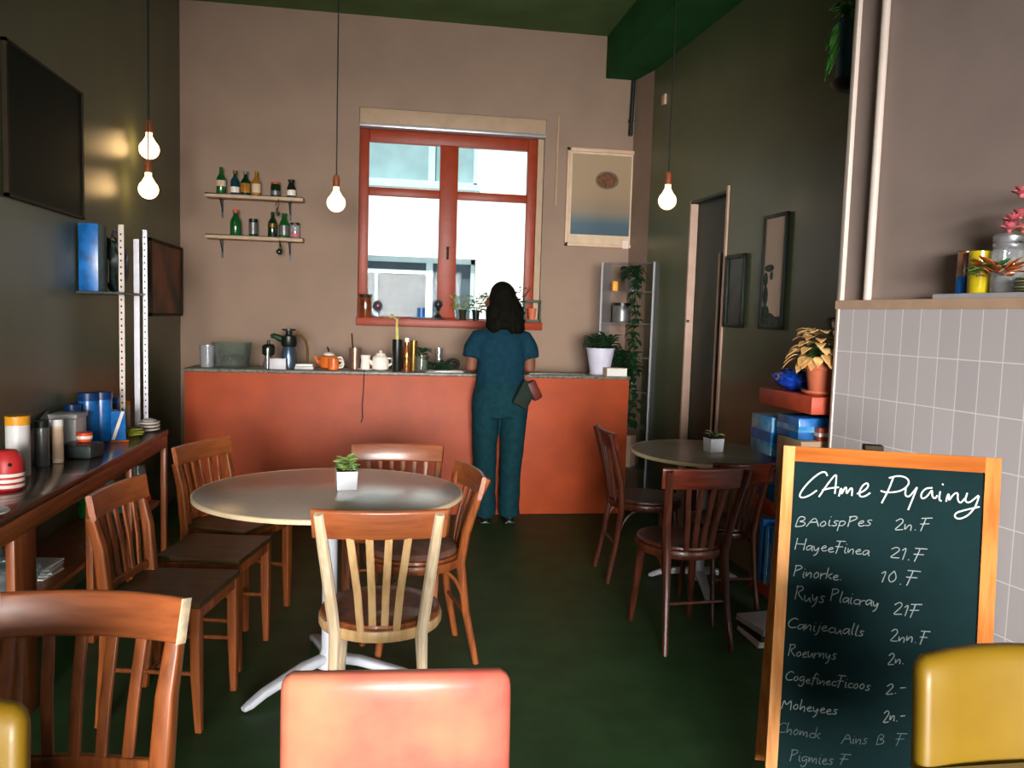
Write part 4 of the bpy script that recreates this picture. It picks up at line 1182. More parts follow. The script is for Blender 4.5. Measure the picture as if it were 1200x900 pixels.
MB().sweep([(0.055, 0, 0.085), (0.082, 0, 0.085), (0.088, 0, 0.055), (0.058, 0, 0.03)], 0.008, n=10).build('handle', MT['ceramic'], t)
t = thing('bottle_vase', 'tall dark bottle holding a pale yellow sprouting stem on the counter', 'vase', (0.095, 5.82, C0), 0, GC)
MB().lathe([(0.030, 0), (0.034, 0.01), (0.036, 0.20), (0.036, 0.225), (0.030, 0.225), (0.028, 0.02), (0, 0.02)], n=24, cap=False).build('body', MT['black'], t)
b = MB().sweep([(0, 0, 0.15), (-0.002, 0, 0.24), (-0.006, 0, 0.32), (-0.004, 0, 0.37)], [0.012, 0.012, 0.010, 0.006], n=8)
b.sweep([(-0.004, 0, 0.36), (-0.03, 0, 0.385), (-0.055, 0, 0.378)], 0.005, n=6)
b.leaf((-0.05, 0, 0.38), (-1, -0.2, 0.3), 0.05, 0.03, 0.4).leaf((-0.03, 0, 0.385), (-0.5, -0.4, 0.8), 0.045, 0.028, 0.3).leaf((-0.004, 0, 0.36), (0.5, -0.4, 0.8), 0.04, 0.02, 0.3)
b.build('stem', mat('pale_yellow_stem', (216, 206, 120), 0.5, 0.15, 20), t)
bottle('bottle', 'copper coloured bottle right of the dark vase on the counter', 'bottle', (0.163, 5.83, C0), 0.026, 0.235, 'copper', True, 'ceramic', 'gold', (0.3, 0.42), neck=0.5, group=GC)
bottle('bottle', 'dark gold can shaped bottle right of the copper bottle', 'bottle', (0.213, 5.88, C0), 0.026, 0.215, 'gold', True, 'gold', style='can', group=GC)
t = thing('herb_jar', 'clear glass jar with a green herb sprig on the counter', 'jar', (0.272, 5.87, C0), 0, GC)
MB().lathe([(0, 0), (0.042, 0), (0.045, 0.01), (0.045, 0.11), (0.042, 0.11), (0.04, 0.01), (0, 0.008)], n=24, cap=False).build('body', MT['clear'], t)
foliage(40, (0.01, 0, 0.08), 0.035, 0.08, 0.05, 0.032, 0.4, 41).build('sprig', MT['leafdk'], t)
t = thing('steel_tumbler', 'small bright steel cup behind the green things on the counter', 'cup', (0.405, 6.02, C0), 0, GC)
MB().lathe([(0.026, 0), (0.030, 0.16), (0.028, 0.16), (0.024, 0.01), (0, 0.01)], n=24, cap=False).build('body', MT['chrome'], t)
t = thing('vegetable_pile', 'low dark green heap of herbs on the counter left of the person', 'herbs', (0.405, 5.90, C0), 0, GC)
foliage(110, (0, 0, 0.005), 0.10, 0.05, 0.06, 0.035, 0.5, 43).build('leaves', MT['leafdk'], t)
t = thing('round_tin', 'dark round tin lying on its side beside the person on the counter', 'tin', (0.50, 5.93, C0), 0, GC)
b = MB().lathe([(0, -0.03), (0.045, -0.03), (0.048, -0.02), (0.048, 0.02), (0.045, 0.03), (0, 0.03)], n=24, cap=False)
o = b.build('body', MT['darkmetal'], t); o.rotation_euler = (R(90), 0, R(25)); o.location = (0, 0, 0.048)
b = MB().lathe([(0.030, 0.031), (0.036, 0.031), (0.036, 0.034), (0.030, 0.034)], n=24, cap=False)
o = b.build('rim', MT['gold'], t); o.rotation_euler = (R(90), 0, R(25)); o.location = (0, 0, 0.048)
b = MB()
for k, (x, y, rz_) in enumerate(((0.40, 5.80, 5), (0.47, 5.785, -12), (0.44, 5.80, 20))):
    b.box((x, y, C0 + 0.003 + 0.004 * k), (0.21, 0.12, 0.0035), rz=R(rz_))
tag(b.build('menu_sheets', MT['paper']), 'loose white sheets on the counter edge at the left of the person', 'papers', GC)
tag(MB().box((1.22, 5.80, C0 + 0.006), (0.46, 0.15, 0.011), rz=R(2), bev=0.003).build('cutting_board', MT['worktop']), 'flat grey board on the counter right of the person', 'board', GC)
t = thing('flowerpot', 'pale lilac white flowerpot with dark leafy plant at the right end of the counter', 'plant', (1.60, 5.885, C0), 0)
MB().lathe([(0.072, 0), (0.078, 0.012), (0.074, 0.016), (0.104, 0.185), (0.108, 0.187), (0.108, 0.197), (0.100, 0.197), (0.085, 0.16), (0, 0.16)], n=32).build('pot', MT['pot_grey'], t)
MB().lathe([(0, 0.165), (0.088, 0.165), (0.088, 0.172), (0, 0.175)], n=24, cap=False).build('soil', MT['soil'], t)
b = foliage(60, (-0.045, 0, 0.18), 0.06, 0.10, 0.075, 0.045, 0.4, 51)
foliage(60, (0.06, 0, 0.18), 0.06, 0.10, 0.09, 0.05, 0.4, 52, b)
b.build('leaves', MT['leafdk'], t)
t = thing('small_book', 'small cream book lying before the flowerpot at the right end of the counter', 'book', (1.68, 5.744, C0), R(1))
MB().bx(-0.075, 0.075, -0.045, 0.045, 0, 0.055).build('pages', MT['paper'], t, smooth=False)
MB().bx(-0.078, 0.078, -0.048, 0.048, 0.055, 0.059).bx(-0.078, 0.078, -0.048, 0.048, -0.0003, 0.003).bx(-0.079, -0.075, -0.048, 0.048, 0, 0.059).build('cover', MT['cream'], t, smooth=False)
b = MB().sweep([(-0.13, 5.80, C0 + 0.004), (-0.13, 5.70, C0 + 0.004), (-0.131, 5.686, C0 - 0.02), (-0.135, 5.686, C0 - 0.15), (-0.142, 5.686, C0 - 0.25), (-0.136, 5.686, C0 - 0.32), (-0.148, 5.686, C0 - 0.355)], 0.0035, n=6)
tag(b.build('power_cord', MT['cord']), 'thin dark cord hanging down the red counter front', 'cord')

# ================================================================== ON THE WINDOW SILL
S0 = 1.3878
ys = 6.40
GSI = 'things on the window sill'
bottle('jar', 'tall amber brown jar at the left end of the window sill', 'jar', (-0.145, ys, S0), 0.048, 0.175, 'brglass', True, 'brownframe', style='can', group=GSI)
t = thing('goblet', 'glass goblet with a dark round top beside the amber jar on the sill', 'goblet', (-0.052, ys, S0), 0, GSI)
MB().lathe([(0.026, 0), (0.008, 0.008), (0.007, 0.035), (0.03, 0.055)], n=20).build('stem', MT['jar'], t)
MB().ell((0, 0, 0.092), (0.040, 0.040, 0.042), 20, 14).build('bowl', mat('dark_plum_glass', (96, 70, 84), 0.15, 0.2, 12, spec=0.8), t)
t = thing('sill_tray', 'long dark tray under the blue cup on the window sill', 'tray', (0.33, ys, S0), 0, GSI)
MB().bx(-0.13, 0.13, -0.035, 0.035, 0, 0.012, bev=0.003).build('body', MT['black'], t)
t = thing('blue_cup', 'small bright blue cup on the dark tray of the window sill', 'cup', (0.285, ys, S0 + 0.0125), 0, GSI)
MB().lathe([(0, 0), (0.026, 0), (0.031, 0.072), (0.028, 0.072), (0.024, 0.01), (0, 0.01)], n=20, cap=False).build('body', MT['blueplastic'], t)
t = thing('figurine', 'dark small figurine with a round head on the sill before the mullion', 'figurine', (0.415, ys, S0 + 0.0125), 0, GSI)
MB().lathe([(0.034, 0), (0.030, 0.012), (0.012, 0.03), (0.010, 0.055), (0.02, 0.07)], n=20).build('base', MT['black'], t)
MB().ell((0, 0, 0.105), (0.036, 0.034, 0.036), 20, 12).build('head', mat('dark_slate_ceramic', (60, 62, 72), 0.3, 0.3, 14), t)
def sillplant(label, x, seed, pot, n, r, h, lf='leaf', ln=0.06, pr_=0.03, ph=0.07):
    t = thing('potted_plant', label, 'plant', (x, ys, S0), 0, 'potted plants on the window sill')
    MB().lathe([(pr_ * 0.8, 0), (pr_, ph), (pr_ * 1.1, ph + 0.001), (pr_ * 1.1, ph + 0.012), (pr_ * 0.9, ph + 0.012), (0, ph)], n=20).build('pot', MT[pot], t)
    b = foliage(n, (0, 0, ph), r, h, ln, ln * 0.62, 0.4, seed)
    rnd = random.Random(seed)
    for k in range(5):
        a = rnd.random() * 6.3
        b.sweep([(0, 0, ph), (r * 0.7 * math.cos(a), r * 0.5 * math.sin(a), ph + h * 0.6), (r * 1.3 * math.cos(a), r * 0.8 * math.sin(a), ph + h)], 0.002, n=5)
    b.build('foliage', MT[lf], t)
sillplant('pale green plant in a brown pot on the sill just right of the mullion', 0.61, 61, 'brownframe', 34, 0.08, 0.12, 'leaflt')
sillplant('small bright green plant beside the brown potted one on the window sill', 0.715, 62, 'darkmetal', 26, 0.06, 0.12, 'leaf')
sillplant('light green plant on the sill partly hidden by the head of the person', 0.82, 63, 'greymetal', 30, 0.07, 0.15, 'leaflt')
sillplant('thin leaved plant on the sill right of the head of the person', 1.045, 64, 'terracotta', 36, 0.08, 0.20, 'leafdk', 0.05)
t = thing('planter_frame', 'dark green rectangular plant frame at the right end of the window sill', 'planter', (1.165, ys, S0), 0, GSI)
b = MB()
for s in (-1, 1):
    b.bx(s * 0.062 - 0.006, s * 0.062 + 0.006, -0.03, 0.03, 0, 0.165)
b.bx(-0.068, 0.068, -0.03, 0.03, 0.155, 0.175).bx(-0.068, 0.068, -0.03, 0.03, 0.0, 0.02)
b.build('frame', MT['leafdk'], t, smooth=False)
MB().lathe([(0.026, 0.02), (0.034, 0.11), (0.03, 0.11), (0, 0.10)], n=20).build('pot', MT['terracotta'], t)

# ================================================================== RED SHELF UNIT AT THE RIGHT WALL
rx0, ry0, ry1 = 1.85, 3.275, 3.78
t = thing('red_shelf_unit', 'red painted shelf unit packed with blue packages behind the chalkboard', 'shelf', (1.98, 3.53, 0))
for z0, z1 in ((1.035, 1.113), (0.50, 0.58), (0.10, 0.165)):
    MB().bx(rx0 - 1.98, 2.112 - 1.98, ry0 - 3.53, ry1 - 3.53, z0, z1, bev=0.004).build('shelf_board', MT['redorange'], t)
MB().bx(2.098 - 1.98, 2.112 - 1.98, ry0 - 3.53, ry1 - 3.53, 0.0, 1.035).build('back_panel', MT['brownframe'], t, smooth=False)
for y in (ry0 + 0.02, ry1 - 0.02):
    MB().bx(2.062 - 1.98, 2.094 - 1.98, y - 3.53 - 0.015, y - 3.53 + 0.015, 0.0, 1.035).build('post', MT['redorange'], t, smooth=False)
GP = 'packages on the red shelf unit'
def pack(name, label, cat, x0, x1, y0, y1, z0, z1, m, band=None, bev=0.006):
    t = thing(name, label, cat, ((x0 + x1) / 2, (y0 + y1) / 2, z0), 0, GP)
    w, d, h = (x1 - x0) / 2, (y1 - y0) / 2, z1 - z0
    MB().bx(-w, w, -d, d, 0, h, bev=bev).build('body', MT[m], t)
    if band:
        MB().bx(-w - 0.001, w + 0.001, -d - 0.001, d + 0.001, h * 0.35, h * 0.62).build('printed_band', MT[band], t, smooth=False)
    return t
pack('food_pack', 'lower blue and white package at the far end of the red shelf unit', 'package', 1.845, 2.05, 3.60, 3.77, 0.581, 0.80, 'blueplastic', 'bluepack')
pack('food_pack', 'upper blue package jutting out under the top board of the red shelf unit', 'package', 1.815, 2.05, 3.56, 3.775, 0.8005, 0.985, 'bluepack', 'blueplastic')
pack('beige_carton', 'beige carton at the near end of the red shelf unit behind the chalkboard', 'carton', 1.815, 2.05, 3.28, 3.50, 0.581, 0.915, 'beige', bev=0.002)
pack('food_pack', 'bright blue package lying on the beige carton', 'package', 1.825, 2.05, 3.33, 3.53, 0.9155, 1.012, 'blueplastic', 'bluepack')
pack('small_carton', 'small orange red carton beside the blue package on the beige carton', 'carton', 1.90, 2.02, 3.285, 3.325, 0.9155, 0.975, 'redorange', 'ceramic', bev=0.002)
for k in range(7):
    y = 3.30 + k * 0.062
    tb_ = thing('magazine', 'thin upright magazine in the blue row on the low board of the red shelf unit', 'magazine', (1.955, y, 0.1655), 0, 'blue magazines on the red shelf unit')
    MB().bx(-0.10, 0.10, -0.012, 0.012, 0.001, 0.30 - 0.012 * (k % 3)).build('pages', MT['paper'], tb_, smooth=False)
    MB().bx(-0.104, 0.10, -0.0145, -0.012, 0, 0.305 - 0.012 * (k % 3)).bx(-0.104, 0.10, 0.012, 0.0145, 0, 0.305 - 0.012 * (k % 3)).bx(-0.1055, -0.10, -0.0145, 0.0145, 0, 0.305 - 0.012 * (k % 3)).build('cover', MT['bluepack' if k % 2 else 'blueplastic'], tb_, smooth=False)
t = thing('grey_dish', 'small grey dish on the middle board of the red shelf unit', 'dish', (1.895, 3.565, 0.5805), 0, GP)
MB().lathe([(0, 0), (0.025, 0), (0.04, 0.03), (0.037, 0.03), (0.023, 0.006), (0, 0.006)], n=24, cap=False).build('body', MT['greymetal'], t)
for k in range(3):
    tag(MB().box((1.735, 3.355, 0.005 + 0.028 * k), (0.17, 0.22, 0.008), rz=R(4 * k), bev=0.001).box((1.735, 3.355, 0.0185 + 0.028 * k), (0.165, 0.215, 0.018), rz=R(4 * k)).build('magazine', MT[('paper', 'darkmetal', 'slab')[k]]), ('lowest', 'middle', 'topmost')[k] + ' of three magazines stacked on the floor before the red shelf unit', 'magazine', 'magazines on the floor')
# on top of it
t = thing('potted_poinsettia', 'terracotta pot with cream yellow leaves on the red shelf unit', 'plant', (1.945, 3.375, 1.1135), 0)
MB().lathe([(0.058, 0), (0.082, 0.012), (0.084, 0.022), (0.06, 0.014)], n=32).build('saucer', MT['terracotta'], t)
MB().lathe([(0.052, 0.012), (0.069, 0.115), (0.076, 0.117), (0.078, 0.150), (0.070, 0.150), (0.066, 0.13), (0, 0.13)], n=32).build('pot', MT['terracotta'], t)
b = foliage(46, (0.01, 0, 0.14), 0.05, 0.08, 0.07, 0.04, 0.4, 71)
b.build('green_leaves', MT['leaf'], t)
b = MB()
rnd = random.Random(9)
for k in range(64):
    a = rnd.random() * 2 * PI
    e = rnd.random()
    rr = 0.055 + 0.05 * (1 - e)
    b.leaf((rr * math.cos(a) - 0.02, rr * math.sin(a) * 0.9 - 0.01, 0.15 + 0.14 * e), (math.cos(a), math.sin(a), 0.5 - 0.9 * (1 - e)), 0.060, 0.046, 0.5)
b.build('cream_leaves', MT['leafcream'], t)['label'] = 'cream and yellow leaves'
t = thing('blue_bag', 'shiny crumpled blue plastic bag beside the terracotta pot on the red shelf unit', 'bag', (1.925, 3.60, 1.1135), R(10))
crumple(MB(), (0, 0, 0), (0.068, 0.105, 0.05), 17).build('body', mat('shiny_blue_film', (20, 70, 190), 0.15, 0.35, 30, spec=0.9), t)
b = MB().sweep([(-0.02, -0.05, 0.06), (-0.04, -0.06, 0.10), (0.0, -0.05, 0.105), (0.03, -0.04, 0.07)], 0.010, n=6)
b.build('twisted_top', MT['bluedk'], t)
t = thing('wire_basket', 'small dark wire basket with a white tag on the right wall above the terracotta pot', 'basket', (2.06, 3.43, 1.36))
b = MB()
for z, r in ((0.0, 0.045), (0.05, 0.055), (0.10, 0.062)):
    pts = [(r * math.cos(2 * PI * k / 16), r * math.sin(2 * PI * k / 16), z) for k in range(17)]
    b.sweep(pts, 0.0025, n=5)
for k in range(10):
    a = 2 * PI * k / 10
    b.cyl((0.045 * math.cos(a), 0.045 * math.sin(a), 0), (0.062 * math.cos(a), 0.062 * math.sin(a), 0.10), 0.002, n=5)
b.cyl((0.06, 0, 0.09), (0.072, 0, 0.09), 0.004, n=6)
b.build('basket', MT['darkmetal'], t)
MB().lathe([(0.03, 0.005), (0.042, 0.085), (0.038, 0.085), (0, 0.08)], n=20).build('pot', MT['chrome'], t)
MB().bx(-0.006, 0.012, -0.068, -0.064, 0.0, 0.105).build('tag', MT['paper'], t)
b = MB()
rnd = random.Random(12)
pts = [(0.0, -0.01, 0.08), (0.0, -0.03, 0.16), (0.012, -0.05, 0.22), (0.01, -0.05, 0.29)]
b.sweep(pts, 0.003, n=5)
for k in range(16):
    q = rnd.random()
    b.leaf((0.01 * q, -0.02 - 0.03 * q, 0.10 + 0.18 * q), (rnd.uniform(-0.7, 0.7), -0.4, rnd.uniform(-0.2, 1)), 0.045, 0.018, 0.3)
b.build('sprig', MT['leaf'], t)
t = thing('hanging_planter', 'dark teal hanging planter high up behind the edge of the partition wall', 'plant', (2.03, 3.42, 2.47))
MB().lathe([(0.05, 0), (0.085, 0.02), (0.092, 0.03), (0.088, 0.04), (0.082, 0.035), (0.06, 0.01)], n=28).build('saucer', MT['darkmetal'], t)
MB().lathe([(0.066, 0.03), (0.086, 0.27), (0.09, 0.275), (0.09, 0.29), (0.08, 0.29), (0, 0.27)], n=28).build('pot', mat('pot_dark_teal', (22, 56, 62), 0.5, 0.12), t)
b = MB()
for k in range(3):
    a = 2 * PI * k / 3
    b.cyl((0.085 * math.cos(a), 0.085 * math.sin(a), 0.285), (0, 0, 0.62), 0.002, n=5)
b.cyl((0, 0, 0.62), (0, 0, 3.341 - 2.47), 0.003, n=5)
b.build('hanger', MT['cord'], t)
b = foliage(60, (0, 0, 0.29), 0.07, 0.10, 0.09, 0.03, 0.6, 81)
rnd = random.Random(13)
for k in range(22):
    b.leaf((-0.075 - 0.02 * rnd.random(), -0.03 + 0.04 * rnd.random(), 0.30 - 0.18 * rnd.random()), (-0.5, -0.2, -0.6), 0.08, 0.022, 0.5)
for k in range(10):
    b.leaf((0.0 + 0.03 * rnd.random(), -0.06, -0.02 - 0.06 * rnd.random()), (0.5 * rnd.uniform(-1, 1), -0.5, -0.4), 0.06, 0.03, 0.4)
b.sweep([(-0.02, -0.09, 0.28), (-0.01, -0.098, 0.1), (0.0, -0.09, -0.06)], 0.003, n=5)
b.build('foliage', MT['leaf'], t)

# ================================================================== ON THE PARTITION LEDGE
LZ = 1.5335
def led(y, k):        # k 0 = tile face, 1 = painted wall
    return xt(y) + (xu(y) - xt(y)) * k
b = MB().prism([(led(2.70, -0.05), 2.70), (led(2.70, 0.85), 2.70), (led(1.7, 0.9), 1.7), (led(1.7, -0.05), 1.7)], LZ, LZ + 0.017)
tag(b.build('marble_slab', MT['slab'], smooth=False), 'thin grey slab lying on the ledge of the tiled half wall', 'slab')
PZ = LZ + 0.0175
t = thing('glass_candle', 'tall glass candle, copper above and blue below, at the left end of the ledge', 'candle', (led(2.62, 0.40), 2.62, PZ), 0, 'things on the ledge')
MB().lathe([(0, 0), (0.024, 0), (0.025, 0.004), (0.025, 0.146), (0.023, 0.148), (0, 0.148)], n=24, cap=False).build('body', ramp_mat('candle_layers', [(0, (20, 96, 180)), (0.40, (24, 104, 186)), (0.46, (190, 140, 118)), (1, (176, 112, 84))], 2, 0, 0.148, rough=0.12), t)
MB().lathe([(0.0245, 0.146), (0.026, 0.147), (0.026, 0.151), (0.022, 0.151)], n=24).build('rim', MT['gold'], t)
t = thing('yellow_glass_jar', 'yellow glass votive jar beside the blue candle on the ledge', 'jar', (led(2.545, 0.25), 2.545, PZ), 0, 'things on the ledge')
MB().lathe([(0, 0), (0.030, 0), (0.033, 0.006), (0.035, 0.145), (0.033, 0.145), (0.031, 0.12), (0, 0.12)], n=24, cap=False).build('body', MT['yglass'], t)
t = thing('glass_storage_jar', 'large pale glass jar with a ribbed grey lid on the ledge', 'jar', (led(2.468, 0.5), 2.468, PZ), 0, 'things on the ledge')
MB().lathe([(0, 0), (0.047, 0), (0.050, 0.008), (0.053, 0.13), (0.050, 0.15), (0.050, 0.155), (0, 0.155)], n=28, cap=False).build('body', MT['jar'], t)
MB().lathe([(0.049, 0.15), (0.052, 0.155), (0.052, 0.167), (0.050, 0.170), (0.052, 0.174), (0.052, 0.190), (0.045, 0.199), (0, 0.200)], n=28, cap=False).build('lid', MT['alu'], t)
t = thing('plate_stack', 'stack of green rimmed plates on the ledge at the right edge of the photo', 'plates', (led(2.335, 0.40), 2.335, PZ), 0, 'things on the ledge')
for k in range(5):
    z = k * 0.0095
    MB().lathe([(0, z), (0.045, z), (0.075, z + 0.006), (0.075, z + 0.0085), (0.044, z + 0.004), (0, z + 0.004)], n=32, cap=False).build('plate', MT['ceramic' if k % 2 else 'leaflt'], t)
t = thing('autumn_leaves', 'orange and green dried leaves lying on the plates on the ledge', 'leaves', (led(2.35, -0.15), 2.35, PZ + 0.048), 0)
b = foliage(18, (-0.03, 0.03, 0.004), 0.05, 0.02, 0.07, 0.035, 0.15, 91)
b.build('orange_leaf', mat('leaf_orange', (206, 104, 34), 0.55, 0.3, 25), t)
foliage(14, (-0.04, 0.06, 0.004), 0.04, 0.03, 0.06, 0.03, 0.3, 92).build('green_leaf', MT['leaf'], t)
t = thing('flower_vase', 'vase of pink flowers on the ledge at the right edge of the photo', 'flowers', (led(2.20, 0.5), 2.20, PZ), 0)
MB().lathe([(0.035, 0), (0.045, 0.05), (0.030, 0.11), (0.034, 0.13), (0.030, 0.13), (0, 0.02)], n=24).build('vase', MT['jar'], t)
b = MB()
rnd = random.Random(23)
for k in range(9):
    a = rnd.random() * 2 * PI
    tip = Vector((0.065 * math.cos(a) - 0.105, 0.07 * math.sin(a) + 0.13, 0.19 + 0.12 * rnd.random()))
    b.sweep([(0, 0, 0.05), (tip.x * 0.4, tip.y * 0.4, 0.14), tip], 0.002, n=5)
    for q in range(4):
        b.leaf(tip * 0.75, (rnd.uniform(-1, 1), rnd.uniform(-1, 1), 0.3), 0.045, 0.022, 0.3)
    f = MB()
    for q in range(16):
        aa = 2 * PI * q / 8 + (0.4 if q > 7 else 0)
        f.leaf(tip, (math.cos(aa), math.sin(aa), 0.35 if q < 8 else 1.3), 0.032, 0.022, -0.1)
    f.ell(tip, (0.008, 0.008, 0.010), 8, 6)
    f.build('flower', MT['pink'], t)
b.build('stems', MT['leaf'], t)
b = MB().cyl((led(3.06, 1) - 0.018, 3.05, 1.534), (led(3.06, 1) - 0.018, 3.05, 3.664), 0.0165, n=16)
tag(b.build('wall_conduit', MT['white']), 'white vertical pipe on the partition wall standing on the ledge', 'pipe')

# ================================================================== CHALKBOARD
BW, BH, BK = 0.561, 1.08, 0.13
BLn = math.hypot(BH, BK)
cb = thing('chalkboard_sign', 'wooden A-frame chalkboard with a handwritten menu in the right foreground', 'sign', (1.129 + 0.2805 * math.cos(R(-20.9)), 2.138 + 0.2805 * math.sin(R(-20.9)), 0), R(-20.9))
def bp(u, v, w=0.0):
    return Vector((u - BW / 2 - 0.015 * v / BLn, -BK * v / BLn - w * BH / BLn, BH * (1 - v / BLn) + w * BK / BLn))
def slab(mb, u0, u1, v0, v1, w0, w1):
    mb.hexa([bp(u0, v1, w0), bp(u1, v1, w0), bp(u1, v1, w1), bp(u0, v1, w1), bp(u0, v0, w0), bp(u1, v0, w0), bp(u1, v0, w1), bp(u0, v0, w1)])
b = MB(); slab(b, 0, 0.031, 0, BLn, -0.012, 0.012); b.build('front_stile', MT['framesheen'], cb, smooth=False)
b = MB(); slab(b, 0.522, BW, 0, BLn, -0.012, 0.012); b.build('front_stile', MT['frameoak'], cb, smooth=False)
b = MB(); slab(b, 0.031, 0.522, 0, 0.042, -0.0118, 0.0122); b.build('front_rail', MT['frameoakx'], cb, smooth=False)
b = MB(); slab(b, 0.031, 0.522, 1.0, 1.04, -0.0118, 0.0122); b.build('front_rail', MT['frameoakx'], cb, smooth=False)
b = MB(); slab(b, 0.030, 0.523, 0.041, 1.001, -0.004, 0.004)
sl = b.build('slate', MT['slate'], cb, smooth=False)
def back(x0, x1, s0, s1, w0=0.0, w1=0.022):
    y = lambda s: 0.016 + 0.25 * s
    z = lambda s: 1.07 * (1 - s)
    return MB().hexa([(x0, y(s1) + w0, z(s1)), (x1, y(s1) + w0, z(s1)), (x1, y(s1) + w1, z(s1)), (x0, y(s1) + w1, z(s1)), (x0, y(s0) + w0, z(s0)), (x1, y(s0) + w0, z(s0)), (x1, y(s0) + w1, z(s0)), (x0, y(s0) + w1, z(s0))])
for s in (0, 1):
    x0 = -BW / 2 if s == 0 else BW / 2 - 0.034
    back(x0, x0 + 0.034, 0.0, 1.0).build('rear_stile', MT['frameoak'], cb, smooth=False)
back(-BW / 2 + 0.034, BW / 2 - 0.034, 0.90, 0.935).build('rear_rail', MT['frameoakx'], cb, smooth=False)
back(-BW / 2 + 0.034, BW / 2 - 0.034, 0.0, 0.04).build('rear_rail', MT['frameoakx'], cb, smooth=False)
back(-BW / 2 + 0.033, BW / 2 - 0.033, 0.04, 0.90, 0.006, 0.014).build('rear_slate', MT['slate'], cb, smooth=False)
MB().bx(-0.065, -0.015, -0.006, 0.03, 1.079, 1.095, bev=0.002).build('hinge', MT['brownframe'], cb)
# handwriting: single-stroke letters on a unit grid (x right, y up, cap height 1)
GL_ = {
 'A': (0.75, [[(0, 0), (.38, 1), (.72, 0)], [(.14, .4), (.62, .42)]]),
 'B': (0.65, [[(0, 0), (.05, 1), (.45, .92), (.45, .6), (.08, .52), (.55, .42), (.5, .08), (0, 0)]]),
 'C': (0.65, [[(.6, .85), (.38, 1), (.1, .75), (0, .35), (.2, 0), (.6, .15)]]),
 'F': (0.6, [[(.25, 1), (.2, .5), (.12, -.1)], [(.0, .98), (.6, 1)], [(.0, .5), (.5, .52)]]),
 'H': (0.7, [[(.03, 1), (0, 0)], [(.6, 1), (.58, 0)], [(0, .5), (.6, .52)]]),
 'M': (0.8, [[(0, 0), (.08, .95), (.3, .3), (.6, 1), (.66, 0)]]),
 'P': (0.6, [[(.05, 0), (.08, 1)], [(.0, .9), (.4, 1), (.52, .75), (.1, .48)]]),
 'R': (0.65, [[(.05, 0), (.08, 1)], [(.0, .9), (.4, 1), (.5, .75), (.1, .5), (.58, 0)]]),
 'a': (0.5, [[(.42, .45), (.15, .5), (0, .2), (.15, 0), (.38, .3), (.42, .48), (.4, .08), (.5, 0)]]),
 'c': (0.42, [[(.38, .42), (.18, .5), (0, .22), (.15, 0), (.4, .1)]]),
 'e': (0.45, [[(0, .22), (.35, .32), (.25, .52), (.02, .3), (.12, 0), (.42, .1)]]),
 'f': (0.4, [[(.42, .9), (.25, 1), (.18, .6), (.1, -.2)], [(0, .5), (.4, .52)]]),
 'g': (0.5, [[(.4, .45), (.12, .5), (0, .22), (.15, .02), (.4, .4), (.36, -.3), (.12, -.42), (0, -.25)]]),
 'h': (0.5, [[(.05, 1), (.02, 0), (.18, .42), (.36, .45), (.36, 0)]]),
 'i': (0.25, [[(.08, .5), (.06, .05), (.2, 0)], [(.1, .72), (.12, .76)]]),
 'j': (0.3, [[(.18, .5), (.12, -.3), (-.05, -.38)], [(.2, .72), (.22, .76)]]),
 'k': (0.45, [[(.04, 1), (.02, 0)], [(.38, .5), (.06, .25), (.4, 0)]]),
 'l': (0.25, [[(.14, 1), (.06, .1), (.2, 0)]]),
 'm': (0.7, [[(0, .5), (.02, 0), (.15, .45), (.26, .4), (.28, 0), (.42, .45), (.54, .4), (.56, 0)]]),
 'n': (0.5, [[(0, .5), (.02, 0), (.2, .46), (.36, .42), (.36, 0)]]),
 'o': (0.48, [[(.2, .5), (0, .25), (.15, 0), (.38, .2), (.3, .48), (.2, .5)]]),
 'p': (0.5, [[(.04, .5), (0, -.42)], [(.03, .4), (.25, .52), (.4, .28), (.2, 0), (.02, .12)]]),
 'r': (0.4, [[(0, .5), (.04, 0)], [(.03, .25), (.2, .48), (.38, .44)]]),
 's': (0.4, [[(.34, .46), (.15, .5), (.08, .34), (.32, .18), (.2, 0), (0, .06)]]),
 'u': (0.5, [[(0, .5), (.04, .05), (.2, 0), (.36, .45), (.38, .05), (.5, 0)]]),
 'w': (0.6, [[(0, .5), (.1, 0), (.25, .35), (.38, 0), (.55, .5)]]),
 'y': (0.5, [[(0, .5), (.08, .1), (.2, .05), (.38, .5), (.3, -.25), (.1, -.42)]]),
 '0': (0.55, [[(.25, 1), (.02, .5), (.2, 0), (.45, .4), (.25, 1)]]),
 '1': (0.3, [[(.0, .7), (.2, 1), (.12, 0)]]),
 '2': (0.55, [[(.0, .75), (.25, 1), (.45, .75), (.2, .3), (0, 0), (.5, .05)]]),
 '.': (0.3, [[(.1, .0), (.13, .04)]]),
 '-': (0.5, [[(.05, .4), (.42, .42)]]),
}
def chalkline(strokes, r, name='chalk_writing', m='chalk'):
    b = MB()
    for s in strokes:
        # smooth the polyline a little
        P = [Vector((x, y, 0)) for x, y in s]
        for it_ in range(2):
            if len(P) > 2:
                Q = [P[0]]
                for a, c in zip(P, P[1:]):
                    Q += [a * 0.75 + c * 0.25, a * 0.25 + c * 0.75]
                Q.append(P[-1])
                P = Q
        pts = [bp(p.x, p.y, 0.0046) for p in P]
        if len(pts) > 1:
            b.sweep(pts, 1, sec=[(r, -0.0002), (r * 0.5, 0.0006), (-r * 0.5, 0.0006), (-r, -0.0002)], up=(0, -1, 0.12))
    return b.build(name, MT[m], sl, smooth=False)
